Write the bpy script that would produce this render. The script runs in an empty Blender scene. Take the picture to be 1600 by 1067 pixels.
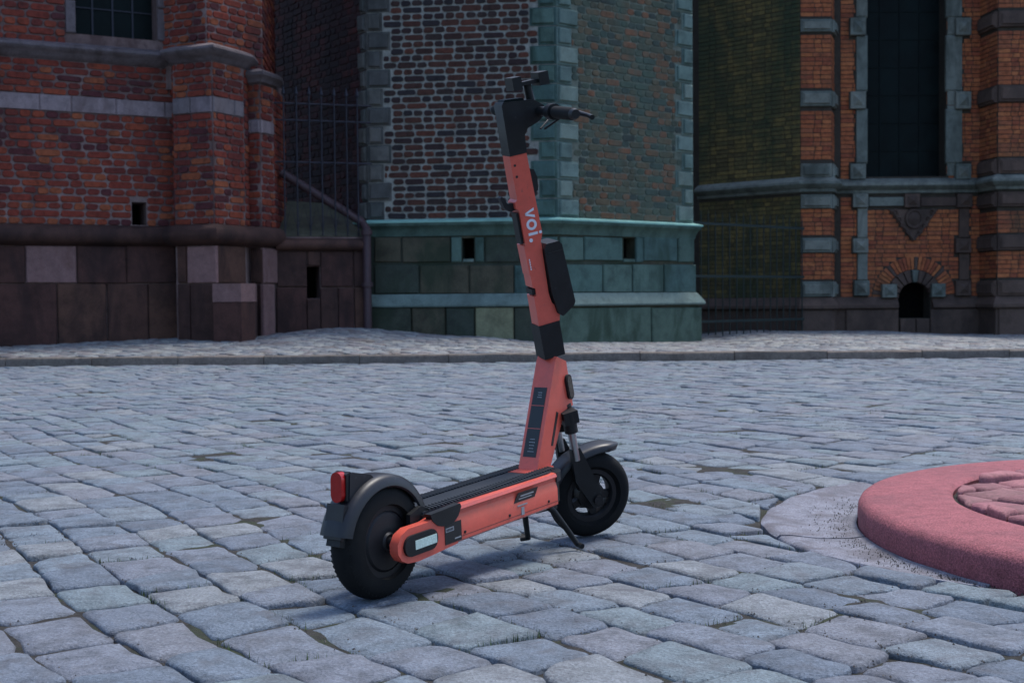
import bpy, bmesh, math, random
import numpy as np
from mathutils import Matrix, Vector, noise
PI = math.pi
R = math.radians
random.seed(7)
sc = bpy.context.scene
COL = sc.collection

# ------------------------------------------------------------------ camera
F = 1953.0                       # focal length in pixels of a 1600 wide frame
cam_d = bpy.data.cameras.new('camera')
cam_d.sensor_width = 36.0
cam_d.lens = F / 1600.0 * 36.0
cam_d.clip_start = 0.05
cam_d.clip_end = 1200.0
cam = bpy.data.objects.new('camera', cam_d)
COL.objects.link(cam)
CAMH = 0.68
CM = Matrix.Translation((0, 0, CAMH)) @ Matrix.Rotation(R(90 - 1.86), 4, 'X') @ Matrix.Rotation(R(-0.5), 4, 'Z')
cam.matrix_world = CM
cam_d.dof.use_dof = True
cam_d.dof.focus_distance = 3.1
cam_d.dof.aperture_fstop = 9.0
sc.camera = cam
CI = CM.inverted()

# ------------------------------------------------------------------ light
SUN_EL, SUN_AZ = 68.0, 48.0      # azimuth measured clockwise from +Y (away from the camera)
w = bpy.data.worlds.new('World')
sc.world = w
w.use_nodes = True
nt = w.node_tree
nt.nodes.clear()
sky = nt.nodes.new('ShaderNodeTexSky')
sky.sky_type = 'NISHITA'
sky.sun_disc = False
sky.sun_elevation = R(SUN_EL)
sky.sun_rotation = R(SUN_AZ)
sky.air_density = 1.0
sky.dust_density = 2.0
sky.ozone_density = 5.0
bg = nt.nodes.new('ShaderNodeBackground')
bg.inputs['Strength'].default_value = 0.135
wo = nt.nodes.new('ShaderNodeOutputWorld')
nt.links.new(sky.outputs[0], bg.inputs[0])
nt.links.new(bg.outputs[0], wo.inputs[0])
sd = bpy.data.lights.new('sun', 'SUN')
sd.energy = 1.8
sd.angle = R(15)
sd.color = (1.0, 0.95, 0.88)
so = bpy.data.objects.new('sun', sd)
COL.objects.link(so)
_d = Vector((math.sin(R(SUN_AZ)) * math.cos(R(SUN_EL)), math.cos(R(SUN_AZ)) * math.cos(R(SUN_EL)), math.sin(R(SUN_EL))))
so.rotation_euler = _d.to_track_quat('Z', 'Y').to_euler()
so.location = (4, -4, 14)
sc.view_settings.view_transform = 'Standard'
sc.view_settings.look = 'None'
sc.view_settings.exposure = 1.0
sc.view_settings.gamma = 1.0
sc.render.engine = 'CYCLES'

# ------------------------------------------------------------------ pixel <-> place (only used to read sizes off the photograph)
def ray(px, py):
    d = Vector(((px - 800.0) / F, (533.5 - py) / F, -1.0))
    return (CM.to_3x3() @ d)
def at(px, py, Y):
    d = ray(px, py)
    t = Y / d.y
    return Vector((0, 0, CAMH)) + d * t
def plan(px, Y, py=470):
    p = at(px, py, Y)
    return (p.x, p.y)
def proj(p):
    q = CI @ Vector(p)
    if q.z > -0.05:
        return None
    return (800 + F * q.x / -q.z, 533.5 - F * q.y / -q.z, -q.z)
def inframe(p, m=10):
    q = proj(p)
    return q is not None and -m < q[0] < 1600 + m and -m < q[1] < 1067 + m

# ------------------------------------------------------------------ materials
def new_mat(name):
    m = bpy.data.materials.new(name)
    m.use_nodes = True
    n = m.node_tree
    n.nodes.clear()
    out = n.nodes.new('ShaderNodeOutputMaterial')
    b = n.nodes.new('ShaderNodeBsdfPrincipled')
    n.links.new(b.outputs[0], out.inputs[0])
    return m, n, b
def N(n, t, **kw):
    x = n.nodes.new(t)
    for k, v in kw.items():
        setattr(x, k, v)
    return x
def ramp(n, stops, interp='LINEAR'):
    r = N(n, 'ShaderNodeValToRGB')
    r.color_ramp.interpolation = interp
    e = r.color_ramp.elements
    while len(e) > 1:
        e.remove(e[-1])
    e[0].position = stops[0][0]
    e[0].color = (*stops[0][1], 1)
    for p, c in stops[1:]:
        x = e.new(p)
        x.color = (*c, 1)
    return r
def noise_tex(n, scale, detail=6, rough=0.6, vec=None, dist=0.0):
    t = N(n, 'ShaderNodeTexNoise')
    t.inputs['Scale'].default_value = scale
    t.inputs['Detail'].default_value = detail
    t.inputs['Roughness'].default_value = rough
    t.inputs['Distortion'].default_value = dist
    if vec is not None:
        n.links.new(vec, t.inputs['Vector'])
    return t
def mix(n, a, b, fac, mode='MIX'):
    m = N(n, 'ShaderNodeMix', data_type='RGBA', blend_type=mode)
    for sock, v in ((m.inputs[0], fac), (m.inputs[6], a), (m.inputs[7], b)):
        if isinstance(v, (int, float)):
            sock.default_value = v
        elif isinstance(v, tuple):
            sock.default_value = (*v, 1)
        else:
            n.links.new(v, sock)
    return m.outputs[2]
def rnd_value(n):
    g = N(n, 'ShaderNodeNewGeometry')
    o = N(n, 'ShaderNodeObjectInfo')
    a = N(n, 'ShaderNodeMath', operation='ADD')
    f = N(n, 'ShaderNodeMath', operation='FRACT')
    n.links.new(g.outputs['Random Per Island'], a.inputs[0])
    n.links.new(o.outputs['Random'], a.inputs[1])
    n.links.new(a.outputs[0], f.inputs[0])
    return g, f.outputs[0]
def bump(n, b, h, strength, dist, prev=None):
    x = N(n, 'ShaderNodeBump')
    x.inputs['Strength'].default_value = strength
    x.inputs['Distance'].default_value = dist
    n.links.new(h, x.inputs['Height'])
    if prev is not None:
        n.links.new(prev, x.inputs['Normal'])
    n.links.new(x.outputs[0], b.inputs['Normal'])
    return x.outputs[0]
def piece_mat(name, colors, scale=14.0, rough=0.85, var=0.6, stain=None, stain_lo=0.5, stain_hi=0.68, bumpd=0.004, stain_scale=1.3, fine=90.0, stain_amt=0.8, spec=0.3, fvar=0.3):
    """colour chosen per piece, mottled by noise, optional large stains of dirt or algae"""
    m, n, b = new_mat(name)
    g, v = rnd_value(n)
    k = len(colors)
    r = ramp(n, [(i / k, c) for i, c in enumerate(colors)], 'CONSTANT' if k > 1 else 'LINEAR')
    n.links.new(v, r.inputs[0])
    pos = g.outputs['Position']
    t = noise_tex(n, scale, 7, 0.65, pos)
    rr = ramp(n, [(0.25, (1 - var,) * 3), (0.5, (1, 1, 1)), (0.78, (1 + var * 0.55,) * 3)])
    n.links.new(t.outputs[0], rr.inputs[0])
    c = mix(n, r.outputs[0], rr.outputs[0], 1.0, 'MULTIPLY')
    t2 = noise_tex(n, fine, 4, 0.7, pos)
    r2 = ramp(n, [(0.3, (1 - fvar,) * 3), (0.52, (1, 1, 1)), (0.72, (1 + fvar,) * 3)])
    n.links.new(t2.outputs[0], r2.inputs[0])
    c = mix(n, c, r2.outputs[0], 1.0, 'MULTIPLY')
    if stain:
        vm = N(n, 'ShaderNodeVectorMath', operation='MULTIPLY'); n.links.new(pos, vm.inputs[0]); vm.inputs[1].default_value = (1, 1, .38)
        t3 = noise_tex(n, stain_scale, 8, 0.66, vm.outputs[0], 0.6)
        r3 = ramp(n, [(stain_lo, (0, 0, 0)), (stain_hi, (stain_amt,) * 3)])
        n.links.new(t3.outputs[0], r3.inputs[0])
        c = mix(n, c, stain, r3.outputs[0])
    n.links.new(c, b.inputs['Base Color'])
    b.inputs['Roughness'].default_value = rough
    b.inputs['Specular IOR Level'].default_value = spec
    nn = bump(n, b, t.outputs[0], 0.7, bumpd * 2)
    t4 = noise_tex(n, (scale * fine) ** .5, 5, 0.7, pos)
    nn = bump(n, b, t4.outputs[0], 0.7, bumpd * 1.2, nn)
    bump(n, b, t2.outputs[0], 0.6, bumpd, nn)
    return m
def plain_mat(name, color, rough=0.5, metal=0.0, spec=0.5, var=0.12, scale=30.0, bumpd=0.0, coat=0.0, dirt=None):
    m, n, b = new_mat(name)
    g = N(n, 'ShaderNodeNewGeometry')
    t = noise_tex(n, scale, 5, 0.6, g.outputs['Position'])
    r = ramp(n, [(0.3, tuple(c * (1 - var) for c in color)), (0.7, tuple(min(1, c * (1 + var)) for c in color))])
    n.links.new(t.outputs[0], r.inputs[0])
    c = r.outputs[0]
    if dirt:
        t3 = noise_tex(n, 9.0, 8, 0.7, g.outputs['Position'])
        r3 = ramp(n, [(0.52, (0, 0, 0)), (0.75, (0.55,) * 3)])
        n.links.new(t3.outputs[0], r3.inputs[0])
        c = mix(n, c, dirt, r3.outputs[0])
    n.links.new(c, b.inputs['Base Color'])
    rr = N(n, 'ShaderNodeMapRange')
    rr.inputs['To Min'].default_value = max(0.02, rough - 0.1)
    rr.inputs['To Max'].default_value = min(1, rough + 0.12)
    n.links.new(t.outputs[0], rr.inputs[0])
    n.links.new(rr.outputs[0], b.inputs['Roughness'])
    b.inputs['Metallic'].default_value = metal
    b.inputs['Specular IOR Level'].default_value = spec
    b.inputs['Coat Weight'].default_value = coat
    if bumpd:
        bump(n, b, t.outputs[0], 0.6, bumpd)
    return m

M = {}
M['red_brick'] = piece_mat('red_brick', [(.20, .036, .022), (.15, .028, .020), (.24, .050, .024), (.085, .022, .024), (.18, .034, .020), (.21, .042, .022), (.13, .027, .020), (.26, .070, .030), (.17, .032, .020)], 16, stain=(.045, .022, .022), stain_lo=.52, stain_hi=.74, stain_scale=1.6)
M['red_mortar'] = piece_mat('red_mortar', [(.24, .165, .150)], 9, var=.5, stain=(.06, .03, .028), stain_lo=.42, stain_hi=.62)
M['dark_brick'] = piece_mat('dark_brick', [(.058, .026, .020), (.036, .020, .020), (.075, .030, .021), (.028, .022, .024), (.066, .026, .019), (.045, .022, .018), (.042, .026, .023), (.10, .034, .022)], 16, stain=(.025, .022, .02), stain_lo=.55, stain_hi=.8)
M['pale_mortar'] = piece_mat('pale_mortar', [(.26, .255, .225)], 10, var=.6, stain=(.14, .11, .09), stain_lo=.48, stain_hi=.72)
M['soot_brick'] = piece_mat('soot_brick', [(.065, .016, .016), (.042, .014, .015), (.085, .020, .017), (.03, .013, .015)], 16, stain=(.022, .012, .014), stain_lo=.45, stain_hi=.6)  # shade on the tower's side wall is put into these darker brick colours
M['shaded_mortar'] = piece_mat('shaded_mortar', [(.085, .050, .050)], 9, var=.5, stain=(.03, .016, .018), stain_lo=.42, stain_hi=.6)  # mortar of that wall, darkened to carry the same shade
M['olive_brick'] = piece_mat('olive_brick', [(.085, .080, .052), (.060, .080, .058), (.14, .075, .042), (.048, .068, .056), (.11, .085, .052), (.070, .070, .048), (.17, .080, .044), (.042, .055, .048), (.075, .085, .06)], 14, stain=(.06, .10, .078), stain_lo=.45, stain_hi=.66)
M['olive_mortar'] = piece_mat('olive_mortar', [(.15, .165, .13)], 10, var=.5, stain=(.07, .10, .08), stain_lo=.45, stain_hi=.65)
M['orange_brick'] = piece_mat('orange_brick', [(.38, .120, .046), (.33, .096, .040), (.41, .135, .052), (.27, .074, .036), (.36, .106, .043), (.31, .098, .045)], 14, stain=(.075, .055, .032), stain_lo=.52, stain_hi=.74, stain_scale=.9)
M['dark_mortar'] = piece_mat('dark_mortar', [(.050, .040, .030)], 9, var=.4)
M['tower_stone'] = piece_mat('tower_stone', [(.070, .125, .108), (.060, .110, .10), (.082, .135, .112), (.066, .11, .09)], 5, var=.5, stain=(.028, .055, .042), stain_lo=.48, stain_hi=.62, stain_scale=1.7)
M['quoin_stone'] = piece_mat('quoin_stone', [(.080, .080, .076), (.098, .096, .086), (.068, .074, .070), (.11, .105, .095)], 6, var=.5, stain=(.035, .036, .034), stain_lo=.5, stain_hi=.66, stain_scale=2.2)
M['pale_quoin'] = piece_mat('pale_quoin', [(.135, .195, .175), (.115, .175, .155), (.16, .21, .18), (.10, .15, .135)], 6, var=.45, stain=(.06, .10, .085), stain_lo=.5, stain_hi=.66, stain_scale=2.2)
M['pale_ledge'] = piece_mat('pale_ledge', [(.135, .185, .165)], 7, var=.4, stain=(.08, .11, .10))
M['mossy_stone'] = piece_mat('mossy_stone', [(.055, .062, .045), (.075, .068, .045), (.045, .055, .042)], 4, var=.55, stain=(.025, .038, .022), stain_lo=.45, stain_hi=.6, stain_scale=2.4)
M['plinth_green'] = piece_mat('plinth_green', [(.075, .115, .088), (.085, .120, .088)], 4, var=.5, stain=(.024, .045, .028), stain_lo=.46, stain_hi=.60, stain_scale=2.2)
M['buff_stone'] = piece_mat('buff_stone', [(.21, .21, .125)], 5, var=.5, stain=(.08, .08, .055), stain_lo=.5, stain_hi=.7, stain_scale=3)
M['brown_stone'] = piece_mat('brown_stone', [(.080, .038, .028), (.062, .030, .024), (.095, .046, .032), (.072, .032, .026)], 4, var=.6, stain=(.026, .014, .013), stain_lo=.46, stain_hi=.62, stain_scale=2.2)
M['pink_stone'] = piece_mat('pink_stone', [(.24, .135, .125), (.20, .115, .108)], 9, var=.3, stain=(.12, .06, .05), stain_lo=.5, stain_hi=.75, stain_scale=3)
M['grey_band'] = piece_mat('grey_band', [(.21, .165, .175), (.17, .14, .145), (.24, .185, .19)], 8, var=.45, stain=(.10, .065, .062), stain_lo=.48, stain_hi=.68, stain_scale=2.5)
M['grey_mould'] = piece_mat('grey_mould', [(.13, .105, .11)], 8, var=.45, stain=(.05, .034, .032), stain_lo=.46, stain_hi=.66, stain_scale=2.5)
M['trim_stone'] = piece_mat('trim_stone', [(.165, .18, .155), (.14, .16, .14), (.19, .20, .17)], 6, var=.45, stain=(.055, .062, .052), stain_lo=.47, stain_hi=.64, stain_scale=1.8)
M['trim_brown'] = piece_mat('trim_brown', [(.115, .075, .058), (.10, .066, .052)], 5, var=.4, stain=(.05, .034, .028), stain_lo=.46, stain_hi=.66, stain_scale=1.8)
M['cobble'] = piece_mat('cobble', [(.150, .186, .222), (.137, .170, .210), (.158, .180, .216), (.148, .190, .218), (.165, .198, .226), (.122, .150, .188), (.156, .172, .206), (.152, .192, .214), (.195, .214, .230), (.138, .162, .200), (.168, .180, .208)], 13, rough=.72, var=.55, stain=(.085, .085, .095), stain_lo=.50, stain_hi=.70, stain_scale=9, bumpd=.010, fine=150, spec=.35, fvar=.45)
M['pave_cobble'] = piece_mat('pave_cobble', [(.21, .225, .23), (.17, .185, .20), (.26, .265, .25), (.19, .18, .185), (.15, .155, .165)], 12, rough=.7, var=.4, stain=(.13, .095, .075), stain_lo=.52, stain_hi=.7, stain_scale=3)
M['kerb_granite'] = piece_mat('kerb_granite', [(.15, .125, .105), (.135, .115, .10), (.165, .135, .115)], 14, var=.4, fine=60, stain=(.08, .06, .05))
M['pink_granite'] = piece_mat('pink_granite', [(.28, .088, .100), (.26, .082, .094)], 22, var=.3, rough=.8, fine=210, stain=(.17, .065, .075), stain_lo=.5, stain_hi=.72, stain_scale=5, bumpd=.004, fvar=.6)
M['gutter_stone'] = piece_mat('gutter_stone', [(.20, .205, .24), (.29, .28, .31)], 14, var=.5, rough=.8, fine=180, stain=(.11, .10, .11), stain_lo=.47, stain_hi=.62, stain_scale=6, bumpd=.006, fvar=.5)
M['pink_cobble'] = piece_mat('pink_cobble', [(.28, .11, .125), (.24, .10, .11), (.31, .125, .135), (.26, .12, .125)], 16, var=.4, rough=.75, stain=(.12, .06, .06))
M['joint_dirt'] = piece_mat('joint_dirt', [(.036, .033, .030)], 22, var=.75, rough=.95, stain=(.030, .040, .018), stain_lo=.50, stain_hi=.60, stain_scale=4.6, bumpd=.008, fine=160)
M['grit'] = piece_mat('grit', [(.09, .075, .065), (.055, .046, .04), (.13, .115, .10)], 30, rough=.95)
M['grass'] = piece_mat('grass', [(.045, .085, .022), (.07, .10, .025), (.035, .06, .02)], 30, rough=.7)
M['soot_orange'] = piece_mat('soot_orange', [(.17, .125, .045), (.13, .105, .042), (.20, .145, .050), (.11, .085, .036)], 14, stain=(.030, .055, .030), stain_lo=.44, stain_hi=.62, stain_scale=.8)  # greenish-olive brick tones with patchy dark green stains
M['iron'] = plain_mat('iron', (.020, .020, .030), .55, .3, var=.3)
M['gate_iron'] = plain_mat('gate_iron', (.010, .022, .020), .6, .2, var=.3)
M['pipe'] = plain_mat('pipe', (.050, .026, .030), .6, .1, var=.3)
M['flashing'] = plain_mat('flashing', (.23, .46, .40), .5, .0, var=.2, scale=6)
M['dark_glass'] = plain_mat('dark_glass', (.004, .008, .008), .5, 0, .10, var=.5, scale=3)
M['recess_black'] = plain_mat('recess_black', (.003, .003, .003), .9, 0, .1)  # near-black colour painted as the darkness inside slots and vents
M['slope_stone'] = piece_mat('slope_stone', [(.075, .072, .048), (.06, .058, .042)], 7, var=.5, stain=(.03, .024, .022))
# ------------------------------------------------------------------ mesh helpers
def tag(o, label=None, cat=None, group=None, kind=None):
    for k, v in (('label', label), ('category', cat), ('group', group), ('kind', kind)):
        if v:
            o[k] = v
    return o
def thing(name, label, cat, loc=(0, 0, 0), rz=0.0, group=None):
    o = bpy.data.objects.new(name, None)
    COL.objects.link(o)
    o.empty_display_size = 0.2
    o.matrix_world = Matrix.Translation(loc) @ Matrix.Rotation(rz, 4, 'Z')
    return tag(o, label, cat, group)
ROOTM = {}
def rootm(p):
    """world matrix of a parent chain (all our matrices are set as basis matrices)"""
    if p is None:
        return Matrix.Identity(4)
    return rootm(p.parent) @ p.matrix_basis
def link(name, me, mats, parent=None, M4=None, kind=None):
    o = bpy.data.objects.new(name, me)
    COL.objects.link(o)
    if mats is not None and len(me.materials) == 0:
        for m in (mats if isinstance(mats, (list, tuple)) else [mats]):
            me.materials.append(M[m] if isinstance(m, str) else m)
    if parent is not None:
        o.parent = parent
    if M4 is not None:
        o.matrix_basis = M4
    if kind:
        o['kind'] = kind
    return o
class MB:
    """collects faces in world space, becomes ONE mesh object"""
    def __init__(self):
        self.v = []; self.f = []
    def add(self, vs, fs):
        k = len(self.v)
        self.v.extend([tuple(p) for p in vs])
        self.f.extend([tuple(i + k for i in f) for f in fs])
    def prism(self, pts, z0, z1):
        """pts: plan polygon, counter-clockwise seen from above"""
        n = len(pts)
        vs = [(x, y, z0) for x, y in pts] + [(x, y, z1) for x, y in pts]
        fs = [(i, (i + 1) % n, n + (i + 1) % n, n + i) for i in range(n)]
        fs += [tuple(range(n, 2 * n)), tuple(reversed(range(n)))]
        self.add(vs, fs)
    def tube(self, pts, r, seg=8, cap=True):
        pts = [Vector(p) for p in pts]
        rs = r if isinstance(r, (list, tuple)) else [r] * len(pts)
        k = len(self.v)
        ref = None
        for i, p in enumerate(pts):
            a = pts[max(0, i - 1)]; b = pts[min(len(pts) - 1, i + 1)]
            d = (b - a).normalized()
            if ref is None or abs(ref.dot(d)) > .98:
                ref = Vector((0, 0, 1)) if abs(d.z) < .9 else Vector((1, 0, 0))
            s = d.cross(ref).normalized(); t = s.cross(d).normalized()
            for j in range(seg):
                an = 2 * PI * j / seg
                self.v.append(tuple(p + (s * math.cos(an) + t * math.sin(an)) * rs[i]))
        for i in range(len(pts) - 1):
            for j in range(seg):
                a = k + i * seg + j; b = k + i * seg + (j + 1) % seg
                self.f.append((a, a + seg, b + seg, b))
        if cap:
            self.f.append(tuple(k + j for j in range(seg)))
            e = k + (len(pts) - 1) * seg
            self.f.append(tuple(e + j for j in reversed(range(seg))))
    def mesh(self, name, inv=None):
        me = bpy.data.meshes.new(name)
        v = self.v
        if inv is not None:
            v = [tuple(inv @ Vector(p)) for p in v]
        me.from_pydata(v, [], self.f)
        return me
    def build(self, name, mat, parent=None, kind=None, smooth=None, local=False, fix=False):
        inv = None if (parent is None or local) else rootm(parent).inverted()
        me = self.mesh(name, inv)
        if fix:
            b = bmesh.new(); b.from_mesh(me)
            bmesh.ops.recalc_face_normals(b, faces=b.faces)
            b.to_mesh(me); b.free()
        if smooth:
            me.shade_smooth()
            me.set_sharp_from_angle(angle=R(smooth))
        me.update()
        return link(name, me, mat, parent, None, kind)

class Wall:
    """vertical wall plane from plan point A to B (left to right as seen from outside); o is the distance out of the wall"""
    def __init__(s, A, B):
        s.A = Vector((A[0], A[1], 0)); s.B = Vector((B[0], B[1], 0))
        s.U = (s.B - s.A).normalized(); s.L = (s.B - s.A).length
        s.V = Vector((-s.U.y, s.U.x, 0))          # into the wall
    def P(s, u, z, o=0.0):
        return s.A + s.U * u - s.V * o + Vector((0, 0, z))
    def uz(s, px, py, o=0.0):
        d = ray(px, py); c = Vector((0, 0, CAMH)); q = s.A - s.V * o
        t = (q - c).dot(s.V) / d.dot(s.V)
        p = c + d * t
        return ((p - s.A).dot(s.U), p.z)
    def rect(s, x0, y0, x1, y1, o=0.0):
        ym = (y0 + y1) / 2; xm = (x0 + x1) / 2
        return (s.uz(x0, ym, o)[0], s.uz(x1, ym, o)[0], s.uz(xm, y1, o)[1], s.uz(xm, y0, o)[1])
    def M4(s, u, z, o=0.0):
        m = Matrix.Identity(4)
        p = s.P(u, z, o)
        for i in range(3):
            m[i][0] = s.U[i]; m[i][1] = s.V[i]; m[i][2] = (0, 0, 1)[i]; m[i][3] = p[i]
        return m
    def block(s, mb, u0, u1, z0, z1, o0, o1, c=0.01, jit=0.0):
        """box standing out of the wall from o0 to o1 with a chamfered front"""
        j = lambda: random.uniform(-jit, jit)
        q = [(u0 + j(), z0 + j()), (u1 + j(), z0 + j()), (u1 + j(), z1 + j()), (u0 + j(), z1 + j())]
        s.poly(mb, q, o0, o1, c)
    def poly(s, mb, q, o0, o1, c=0.008):
        n = len(q)
        cx = sum(p[0] for p in q) / n; cz = sum(p[1] for p in q) / n
        def ins(p):
            dx, dz = cx - p[0], cz - p[1]
            l = math.hypot(dx, dz) or 1
            return (p[0] + dx / l * c * 1.4, p[1] + dz / l * c * 1.4)
        vs = [s.P(u, z, o0) for u, z in q] + [s.P(u, z, o1 - c) for u, z in q] + [s.P(*ins(p), o1) for p in q]
        fs = []
        for r_ in (0, n):
            for i in range(n):
                j = (i + 1) % n
                fs.append((r_ + i, r_ + j, r_ + n + j, r_ + n + i))
        fs.append(tuple(range(2 * n, 3 * n)))
        mb.add(vs, fs)
    def stud(s, mb, u0, u1, z0, z1, o0, o1, pyr):
        s.block(mb, u0, u1, z0, z1, o0, o1, .008)
        w_ = (u1 - u0) * .17; h_ = (z1 - z0) * .17
        a, b, c, d = u0 + w_, u1 - w_, z0 + h_, z1 - h_
        vs = [s.P(a, c, o1), s.P(b, c, o1), s.P(b, d, o1), s.P(a, d, o1), s.P((a + b) / 2, (c + d) / 2, o1 + pyr)]
        vs = [Vector(v) + s.V * (-.0005) for v in vs]
        mb.add(vs, [(0, 1, 4), (1, 2, 4), (2, 3, 4), (3, 0, 4)])
    def holed(s, mb, u0, u1, z0, z1, holes, thick):
        """wall slab with rectangular openings, cut into cells so the reveals are real"""
        us = sorted({u0, u1, *[h[0] for h in holes], *[h[1] for h in holes]})
        zs = sorted({z0, z1, *[h[2] for h in holes], *[h[3] for h in holes]})
        us = [u for u in us if u0 <= u <= u1]; zs = [z for z in zs if z0 <= z <= z1]
        for i in range(len(us) - 1):
            for j in range(len(zs) - 1):
                cu = (us[i] + us[i + 1]) / 2; cz = (zs[j] + zs[j + 1]) / 2
                if any(h[0] < cu < h[1] and h[2] < cz < h[3] for h in holes):
                    continue
                a, b, c, d = us[i], us[i + 1], zs[j], zs[j + 1]
                vs = [s.P(a, c, 0), s.P(b, c, 0), s.P(b, d, 0), s.P(a, d, 0), s.P(a, c, -thick), s.P(b, c, -thick), s.P(b, d, -thick), s.P(a, d, -thick)]
                mb.add(vs, [(0, 1, 2, 3), (5, 4, 7, 6), (4, 0, 3, 7), (1, 5, 6, 2), (3, 2, 6, 7), (4, 5, 1, 0)])

def sweep(mb, path, prof):
    """profile (o, z) carried along plan points, left to right as seen from outside, mitred at the corners"""
    P = [Vector(p) for p in path]
    n = len(P); rows = []
    for i in range(n):
        d0 = (P[i] - P[i - 1]).normalized() if i else (P[1] - P[0]).normalized()
        d1 = (P[i + 1] - P[i]).normalized() if i < n - 1 else d0
        n0 = Vector((d0.y, -d0.x)); n1 = Vector((d1.y, -d1.x))
        m = (n0 + n1).normalized()
        k = 1.0 / max(.35, m.dot(n0))
        rows.append([(P[i].x + m.x * o * k, P[i].y + m.y * o * k, z) for o, z in prof])
    k = len(prof)
    vs = [v for r_ in rows for v in r_]
    fs = []
    for i in range(n - 1):
        for j in range(k - 1):
            a = i * k + j
            fs.append((a, a + k, a + k + 1, a + 1))
    fs.append(tuple(range(k))); fs.append(tuple((n - 1) * k + j for j in reversed(range(k))))
    mb.add(vs, fs)

class Pieces:
    """alike pieces of one thing: the ones that show largest become objects, the rest one joined part"""
    def __init__(s, name, mat, root, stuff_name, limit=300, smooth=None):
        s.name = name; s.mat = mat; s.root = root; s.sn = stuff_name; s.limit = limit; s.items = []; s.smooth = smooth
    def add(s, me_v, me_f, M4, size, mat=None, key=None):
        s.items.append((me_v, me_f, M4, size, mat or s.mat, key))
    def finish(s):
        inv = rootm(s.root).inverted()
        def score(it):
            q = proj(it[2].translation)
            if q is None or not (-20 < q[0] < 1620 and -20 < q[1] < 1087):
                return 0
            return it[3] / (q[2] ** 2)
        s.items.sort(key=score, reverse=True)
        cache = {}
        for it in s.items[:s.limit]:
            key = (it[5], it[4]) if it[5] is not None else None
            me = cache.get(key) if key is not None else None
            if me is None:
                me = bpy.data.meshes.new(s.name)
                me.from_pydata([tuple(v) for v in it[0]], [], it[1])
                if s.smooth:
                    me.shade_smooth(); me.set_sharp_from_angle(angle=R(s.smooth))
                me.materials.append(M[it[4]])
                if key is not None:
                    cache[key] = me
            link(s.name, me, None, s.root, inv @ it[2])
        rest = s.items[s.limit:]
        if not rest:
            return
        mats = sorted({it[4] for it in rest})
        V = []; Fc = []; mi = []; k = 0
        for it in rest:
            m = np.array(inv @ it[2]); v = np.asarray([tuple(p) for p in it[0]], dtype=float)
            V.append(v @ m[:3, :3].T + m[:3, 3])
            Fc.extend([tuple(i + k for i in f) for f in it[1]])
            mi.extend([mats.index(it[4])] * len(it[1]))
            k += len(v)
        me = bpy.data.meshes.new(s.sn)
        me.from_pydata(np.concatenate(V).tolist(), [], Fc)
        if s.smooth:
            me.shade_smooth(); me.set_sharp_from_angle(angle=R(s.smooth))
        for m_ in mats:
            me.materials.append(M[m_])
        me.polygons.foreach_set('material_index', mi)
        me.update()
        o = link(s.sn, me, None, s.root, Matrix.Identity(4) if s.root else None, 'stuff')

# ---- brick shapes: a worn block with eight-cornered face, x along the wall, -y out, z up; size 1 x 1 x 1
def brick_shape(aspect, rnd, wear):
    c = wear
    cx = c / aspect * 1.1
    j = lambda a: rnd.uniform(-a, a)
    o8 = [(-.5 + cx, -.5), (.5 - cx, -.5), (.5, -.5 + c), (.5, .5 - c), (.5 - cx, .5), (-.5 + cx, .5), (-.5, .5 - c), (-.5, -.5 + c)]
    o8 = [(x + j(.05) * c / .2 / aspect, z + j(.05) * c / .2) for x, z in o8]
    k = .80
    vs = [(x, .3, z) for x, z in o8] + [(x, -.72, z) for x, z in o8]
    vs += [(x - math.copysign(.06 / aspect, x), -1.0 + j(.06), z * .86) for x, z in o8]
    fs = []
    for r_ in (0, 8):
        for i in range(8):
            q = (i + 1) % 8
            fs.append((r_ + i, r_ + q, r_ + 8 + q, r_ + 8 + i))
    fs.append(tuple(range(16, 24)))
    return vs, fs
_br = random.Random(3)
WORN = {'s': [brick_shape(3.4, _br, .26) for _ in range(10)], 'h': [brick_shape(1.6, _br, .26) for _ in range(10)]}
CRISP = {'s': [brick_shape(3.4, _br, .08) for _ in range(6)], 'h': [brick_shape(1.6, _br, .08) for _ in range(6)]}
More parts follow.
